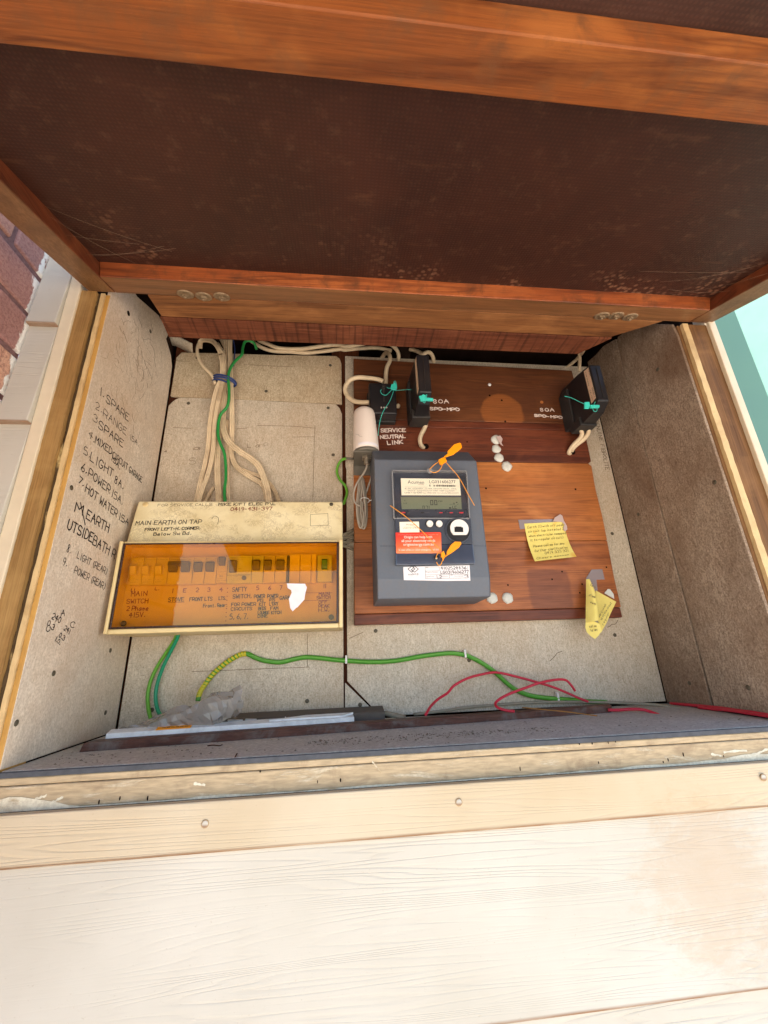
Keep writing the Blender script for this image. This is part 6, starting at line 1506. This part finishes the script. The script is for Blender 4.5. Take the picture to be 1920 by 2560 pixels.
# crumpled plastic bag
m = MB()
br = random.Random(4)
outline = [(0.0430, -0.0950, 0.0047), (0.0521, -0.0950, 0.0150), (0.0647, -0.0950, 0.0222), (0.0819, -0.0950, 0.0271), (0.1069, -0.0950, 0.0351), (0.1305, -0.0950, 0.0418), (0.1566, -0.0950, 0.0489), (0.1809, -0.0950, 0.0575), (0.2012, -0.0950, 0.0631), (0.2095, -0.0950, 0.0567), (0.2115, -0.0950, 0.0510), (0.2174, -0.0950, 0.0443), (0.2161, -0.0950, 0.0335), (0.2065, -0.0950, 0.0267), (0.1903, -0.0950, 0.0220), (0.1825, -0.0950, 0.0162), (0.1601, -0.0950, 0.0154), (0.1358, -0.0950, 0.0139), (0.1099, -0.0950, 0.0121), (0.0864, -0.0950, 0.0096), (0.0652, -0.0950, 0.0064)]
axis = [(0.0514, -0.0950, 0.0071), (0.0740, -0.0950, 0.0133), (0.1028, -0.0950, 0.0204), (0.1324, -0.0950, 0.0257), (0.1585, -0.0950, 0.0302), (0.1826, -0.0950, 0.0379), (0.2021, -0.0950, 0.0430)]
nl, nv = 26, 14
rows = []
axs = spline(axis, 8)
for i in range(nl + 1):
    u = i / nl
    c = axs[min(int(u * (len(axs) - 1)), len(axs) - 1)]
    half = .006 + .020 * min(1, u * 1.4) + .004 * math.sin(u * 19)
    row = []
    for j in range(nv):
        a = 2 * math.pi * j / nv
        cr = .0012 * math.sin(u * 30 + j * 1.9) + .0012 * math.sin(u * 13 - j * 2.7) + br.uniform(-.0013, .0013)
        row.append((c.x + .004 * math.sin(a * 2 + u * 9) + (br.uniform(-.005, .005) if i > nl - 3 else 0), c.y + (.014 + cr) * math.cos(a) - .004 + .03 * (1 - u) * 0, max(c.z + (half + cr * 1.6) * math.sin(a) * .78, .0012)))
    rows.append(row)
m.loft(rows, False, False)
tag(m.build('plastic_bag', MAT['bag']), 'crumpled grey plastic bag lying on the left of the cupboard floor', 'bag')

# grit and dust crumbs on the floor sheet
m = MB()
gr = random.Random(21)
for i in range(620):
    if i < 400:
        x, y = gr.uniform(.30, .62), -.158 - .035 * gr.random() ** 1.6 + gr.uniform(-.006, .006)
    elif i < 470:
        x, y = gr.uniform(.02, .2), gr.uniform(-.215, -.165)
    else:
        x, y = gr.uniform(.02, .9), gr.uniform(-.222, -.1)
    y -= .0
    s = gr.uniform(.0003, .0011) * (1.6 if gr.random() < .06 else 1)
    a = gr.uniform(0, 6.28)
    e = V((math.cos(a), math.sin(a), 0)) * s * gr.uniform(1, 2.4); f_ = V((-math.sin(a), math.cos(a), 0)) * s
    c = V((x, y, .0002))
    m.add([c - e, c + f_, c + e, c - f_, c + V((0, 0, s))], [(0, 1, 4), (1, 2, 4), (2, 3, 4), (3, 0, 4)])
tag(m.build('grit', MAT['grit'], kind='stuff'), 'grey brown grit and crumbs scattered over the cupboard floor', 'grit')
for lab, pts in (('small dead leaf stalk on the left part of the floor sheet', [(0.1833, -0.1586, 0.0010), (0.1888, -0.1556, 0.0010), (0.1979, -0.1617, 0.0010), (0.1997, -0.1550, 0.0010)]), ('dark curl of dirt near the front of the floor sheet', [(0.2328, -0.2302, 0.0010), (0.2316, -0.2208, 0.0010), (0.2309, -0.2151, 0.0010)]), ('dark twig fragment lying at the floor front', [(0.2326, -0.2278, 0.0010), (0.2316, -0.2189, 0.0010), (0.2310, -0.2128, 0.0010)])):
    m = MB(); m.tube(pts, .0006, 6, 4); tag(m.build('twig', MAT['stud']), lab, 'twig')

# ------------------------------------------------------------------ notes, tape, silicone
nt = thing('sticky_note', 'yellow handwritten note taped flat to the backboard, its foot curling out', 'note', [(0.7431, -0.0210, 0.3296)][0])
TL, TR, BL, BR = [V(p) for p in [(0.6959, -0.0215, 0.3268), (0.7758, -0.0215, 0.3307), (0.7057, -0.0215, 0.2532), (0.7895, -0.0215, 0.2611)]]
BL, BR = [V(p) for p in [(0.6965, -0.0400, 0.2493), (0.7781, -0.0400, 0.2570)]]
m = MB()
nu, nv_ = 8, 14
grid = []
for j in range(nv_ + 1):
    v = j / nv_
    for i in range(nu + 1):
        u = i / nu
        a, b = TL.lerp(TR, u), BL.lerp(BR, u)
        p = a.lerp(b, v)
        curl = v ** 2.4
        p.y = -.0215 - .001 * math.sin(u * 3.1) - (.0185 * curl)
        # keep the sideways sweep of the foot
        s = .5 * (v ** 2 - v) * .9
        p.x += s * (b.x - a.x) * .9
        grid.append(p)
m.add(grid, [(j * (nu + 1) + i, j * (nu + 1) + i + 1, (j + 1) * (nu + 1) + i + 1, (j + 1) * (nu + 1) + i) for j in range(nv_) for i in range(nu)], True)
paper = m.build('paper', MAT['note'], nt)


def on_note(u, v, lift=.0005):
    j = min(max(v, 0), .999) * nv_; i = min(max(u, 0), .999) * nu
    j0, i0 = int(j), int(i); fj, fi = j - j0, i - i0
    w = nu + 1
    a = grid[j0 * w + i0].lerp(grid[j0 * w + i0 + 1], fi); b = grid[(j0 + 1) * w + i0].lerp(grid[(j0 + 1) * w + i0 + 1], fi)
    p = a.lerp(b, fj)
    return (p.x, p.y - lift, p.z)


m = MB()
for k, (tx, u0, u1, v) in enumerate([('Earth (1) with off peak', .06, .98, .13), ('circuit (up installed 2', .06, .96, .24), ('when electrician swapped', .05, .98, .36), ('it to regular circuit)', .06, .88, .47), ('Please call me for any', .09, .86, .64), ('further clarification', .08, .90, .76), ('0419 333 321', .30, .88, .85), ('Cheers ~~~~~~', .06, .84, .955)]):
    mm = MB(); write(mm, tx, (u0, 0, 0), (u1, 0, 0), .062, .0075, (0, -1, 0), 0, seed=k, jit=.3, slant=.25)
    m.add([on_note(p[0], v - p[2] * (.78 if v > .9 else 1) - p[0] * .015, .0004 + k * .00002) for p in mm.v], mm.f)
m.build('handwriting', MAT['ink_note'], paper)
m = MB(); m.prism([(0.6853, -0.0211, 0.3349), (0.7591, -0.0211, 0.3361), (0.7599, -0.0211, 0.3295), (0.7760, -0.0211, 0.3310), (0.7747, -0.0211, 0.3286), (0.6968, -0.0211, 0.3268), (0.6971, -0.0211, 0.3168), (0.6860, -0.0211, 0.3158)], (0, .0004, 0)); m.build('tape', MAT['tape'], nt)
m = MB()
c = [(0.7657, -0.0260, 0.3345)][0]
m.prism([(0.7533, -0.0240, 0.3305), (0.7580, -0.0240, 0.3380), (0.7705, -0.0240, 0.3451), (0.7746, -0.0240, 0.3421), (0.7757, -0.0240, 0.3323), (0.7801, -0.0240, 0.3211), (0.7794, -0.0240, 0.3141), (0.7734, -0.0240, 0.3101), (0.7719, -0.0240, 0.3171), (0.7756, -0.0240, 0.3239), (0.7718, -0.0240, 0.3293)], (0, .0012, 0)); m.build('tape', MAT['tape_ghost'], nt)

n2 = thing('sticky_note', 'yellow note peeled off and rolled up, hanging from a strip of tape', 'note', [(0.8228, -0.0200, 0.2318)][0])
m = MB(); m.prism([(0.8146, -0.0212, 0.2362), (0.8362, -0.0212, 0.2365), (0.8363, -0.0212, 0.2171), (0.8201, -0.0212, 0.2169), (0.8183, -0.0212, 0.1975), (0.8157, -0.0212, 0.1946), (0.8101, -0.0212, 0.1977), (0.8069, -0.0212, 0.2124), (0.8067, -0.0212, 0.2187), (0.7995, -0.0212, 0.2181), (0.8019, -0.0212, 0.2221)], (0, .0006, 0)); m.build('tape', MAT['tape'], n2)
# flat leaf behind
m = MB()
leaf = [(0.8138, -0.0225, 0.1970), (0.8277, -0.0225, 0.1887), (0.8465, -0.0265, 0.1752), (0.8286, -0.0310, 0.1554), (0.8121, -0.0360, 0.1368), (0.7965, -0.0400, 0.1215), (0.7991, -0.0340, 0.1400), (0.8060, -0.0280, 0.1653)]
lf = [V(p) for p in leaf]
m.prism([(p.x, p.y, p.z) for p in lf], (0, .0003, 0)); lp_ = m.build('paper', MAT['note'], n2)
# rolled part: a tapered half tube, then the turned-up foot
m = MB()
rows = []
for c0, c1, y in (((455, 485), (545, 478), -.030), ((452, 800), (690, 790), -.037), ((447, 1200), (755, 1180), -.043), ((440, 1580), (790, 1500), -.048)):
    pass
ROLL = [[V(p) for p in r] for r in ([(0.7918, -0.0340, 0.2157), (0.7988, -0.0340, 0.2163)], [(0.7858, -0.0360, 0.1931), (0.8038, -0.0360, 0.1928)], [(0.7775, -0.0400, 0.1661), (0.8009, -0.0400, 0.1656)], [(0.7692, -0.0440, 0.1388), (0.7957, -0.0440, 0.1431)])]
for a, b in ROLL:
    row = []
    for i in range(13):
        w = i / 12
        p = a.lerp(b, w)
        p.y -= .010 * math.sin(math.pi * w) * (b - a).length / .02
        row.append(p)
    rows.append(row)
m.loft(rows, False, True, closed=False); roll = m.build('rolled_paper', MAT['note'], n2)
m = MB()
foot = [V(p) for p in [(0.7682, -0.0460, 0.1387), (0.7741, -0.0460, 0.1408), (0.7830, -0.0460, 0.1413), (0.7931, -0.0460, 0.1366), (0.7950, -0.0460, 0.1252), (0.7874, -0.0460, 0.1169), (0.7797, -0.0460, 0.1115), (0.7721, -0.0460, 0.1170), (0.7669, -0.0460, 0.1234), (0.7661, -0.0460, 0.1314)]]
cen = sum(foot, V((0, 0, 0))) / len(foot); cen.y += .004
m.add(foot + [cen], [(i, (i + 1) % len(foot), len(foot)) for i in range(len(foot))], True); m.build('curled_foot', MAT['note'], n2)
m = MB()
for k, (tx, pq, h) in enumerate((('up to this circuit', [(0.8006, -0.0420, 0.1428), (0.8266, -0.0420, 0.1717)], .0036), ('when (p) circuit', [(0.7991, -0.0400, 0.1471), (0.8168, -0.0400, 0.1694)], .0036), ('regular', [(0.8011, -0.0440, 0.1339), (0.8169, -0.0440, 0.1545)], .0036))):
    write(m, tx, pq[0], pq[1], h, .0006, N_B, .0003 + k * .00005, seed=k + 2, jit=.45)
for k, (tx, pq, h) in enumerate((('Earth', [(0.7862, -0.0520, 0.2021), (0.7947, -0.0520, 0.1963)], .004), ('off peak', [(0.7795, -0.0520, 0.1840), (0.7912, -0.0520, 0.1796)], .004), ('swap', [(0.7792, -0.0530, 0.1715), (0.7888, -0.0530, 0.1679)], .004), ('call me', [(0.7726, -0.0475, 0.1304), (0.7859, -0.0475, 0.1314)], .004), ('for any', [(0.7734, -0.0475, 0.1238), (0.7861, -0.0475, 0.1254)], .004))):
    write(m, tx, pq[0], pq[1], h, .0006, N_B, .0003 + k * .00005, seed=k + 9, jit=.45)
m.build('handwriting', MAT['ink_note'], n2)
m = MB(); m.prism([(0.8289, -0.0235, 0.1918), (0.8375, -0.0235, 0.1990), (0.8417, -0.0235, 0.1985), (0.8467, -0.0235, 0.1893), (0.8460, -0.0235, 0.1810), (0.8374, -0.0235, 0.1862)], (0, .0010, 0)); tag(m.build('tape_scrap', MAT['silicone']), 'crumpled grey scrap of tape behind the rolled note', 'tape')

sb = thing('silicone_bead', 'chain of four pale silicone dabs on the dark red plank', 'silicone', [(0.6655, -0.0200, 0.4796)][0])
for k, (p, r) in enumerate(zip([(0.6630, -0.0200, 0.5083), (0.6609, -0.0200, 0.4872), (0.6639, -0.0200, 0.4672), (0.6779, -0.0200, 0.4480)], (.0108, .0098, .0100, .0112))):
    m = MB(); m.blob(p, r, (0, -1, 0), k, .42); m.build('dab', MAT['silicone'], sb)
m = MB(); m.prism([(0.6623, -0.0262, 0.5126), (0.6708, -0.0262, 0.5150), (0.6749, -0.0262, 0.5073), (0.6711, -0.0262, 0.4984), (0.6744, -0.0262, 0.4914), (0.6692, -0.0262, 0.4950), (0.6659, -0.0262, 0.5005)], (0, .0012, 0)); m.build('torn_skin', MAT['tape_ghost'], sb)
for lab, p, k in (('round pale silicone dab on the board just right of the meter foot', [(0.6152, -0.0198, 0.1875)][0], 8), ('round pale silicone dab standing alone, second from the meter foot', [(0.6441, -0.0198, 0.1870)][0], 9)):
    m = MB(); m.blob(p, .0104, (0, -1, 0), k, .5); tag(m.build('silicone_dab', MAT['silicone']), lab, 'silicone')

# ------------------------------------------------------------------ cobwebs
m = MB()
wr = random.Random(3)


def strand(a, b, sag, r=.00008):
    a, b = V(a), V(b)
    mid = a.lerp(b, .5) + V((0, 0, -sag))
    m.tube([a, a.lerp(mid, .5) + V((0, 0, -sag * .25)), mid, mid.lerp(b, .5) + V((0, 0, -sag * .25)), b], r, 4, 3)


for k in range(5):
    strand(lp(XL1 + wr.uniform(0, .006), .05 + wr.uniform(0, .12), wr.uniform(.004, .02)), lp(XL1 + wr.uniform(.02, .12), .046 + wr.uniform(0, .09), wr.uniform(.012, .02)), wr.uniform(.001, .006))
for k in range(4):
    strand(lp(XR1 - wr.uniform(0, .004), .05 + wr.uniform(0, .1), wr.uniform(.004, .02)), lp(XR1 - wr.uniform(.03, .2), .046 + wr.uniform(0, .06), wr.uniform(.012, .02)), wr.uniform(.001, .008))
tag(m.build('cobwebs', MAT['web'], kind='stuff'), 'thin cobweb strands in the corners under the lid', 'cobwebs')
m = MB()
for k in range(75):
    y, z = wr.gauss(-.135, .035), wr.gauss(.585, .05)
    if not (-.222 < y < -.03 and z < .67): continue
    p = V((.0006, y, z)); an_ = wr.gauss(-.9, .7)
    pts = [p]
    for s_ in range(wr.randint(2, 5)):
        an_ += wr.gauss(0, .5)
        p = p + V((0, math.cos(an_), math.sin(an_))) * wr.uniform(.004, .010)
        pts.append(p)
    m.tube(pts, wr.choice((.00008, .00012, .00018)), 4, 3)
tag(m.build('cobwebs', MAT['web_dark'], kind='stuff'), 'dark dirty cobweb threads stuck on the upper left side lining', 'cobwebs')
m = MB()
for k in range(26):
    x = 1.12 + wr.uniform(-.05, .05)
    y0 = .095
    z0 = wr.uniform(.42, .95)
    strand((x, y0, z0), (x + wr.uniform(-.02, .03), y0 - .004, z0 - wr.uniform(.03, .16)), wr.uniform(0, .004), .0003)
tag(m.build('cobwebs', MAT['web'], kind='stuff'), 'pale cobweb strands hanging on the green fence panel by the wall end', 'cobwebs')
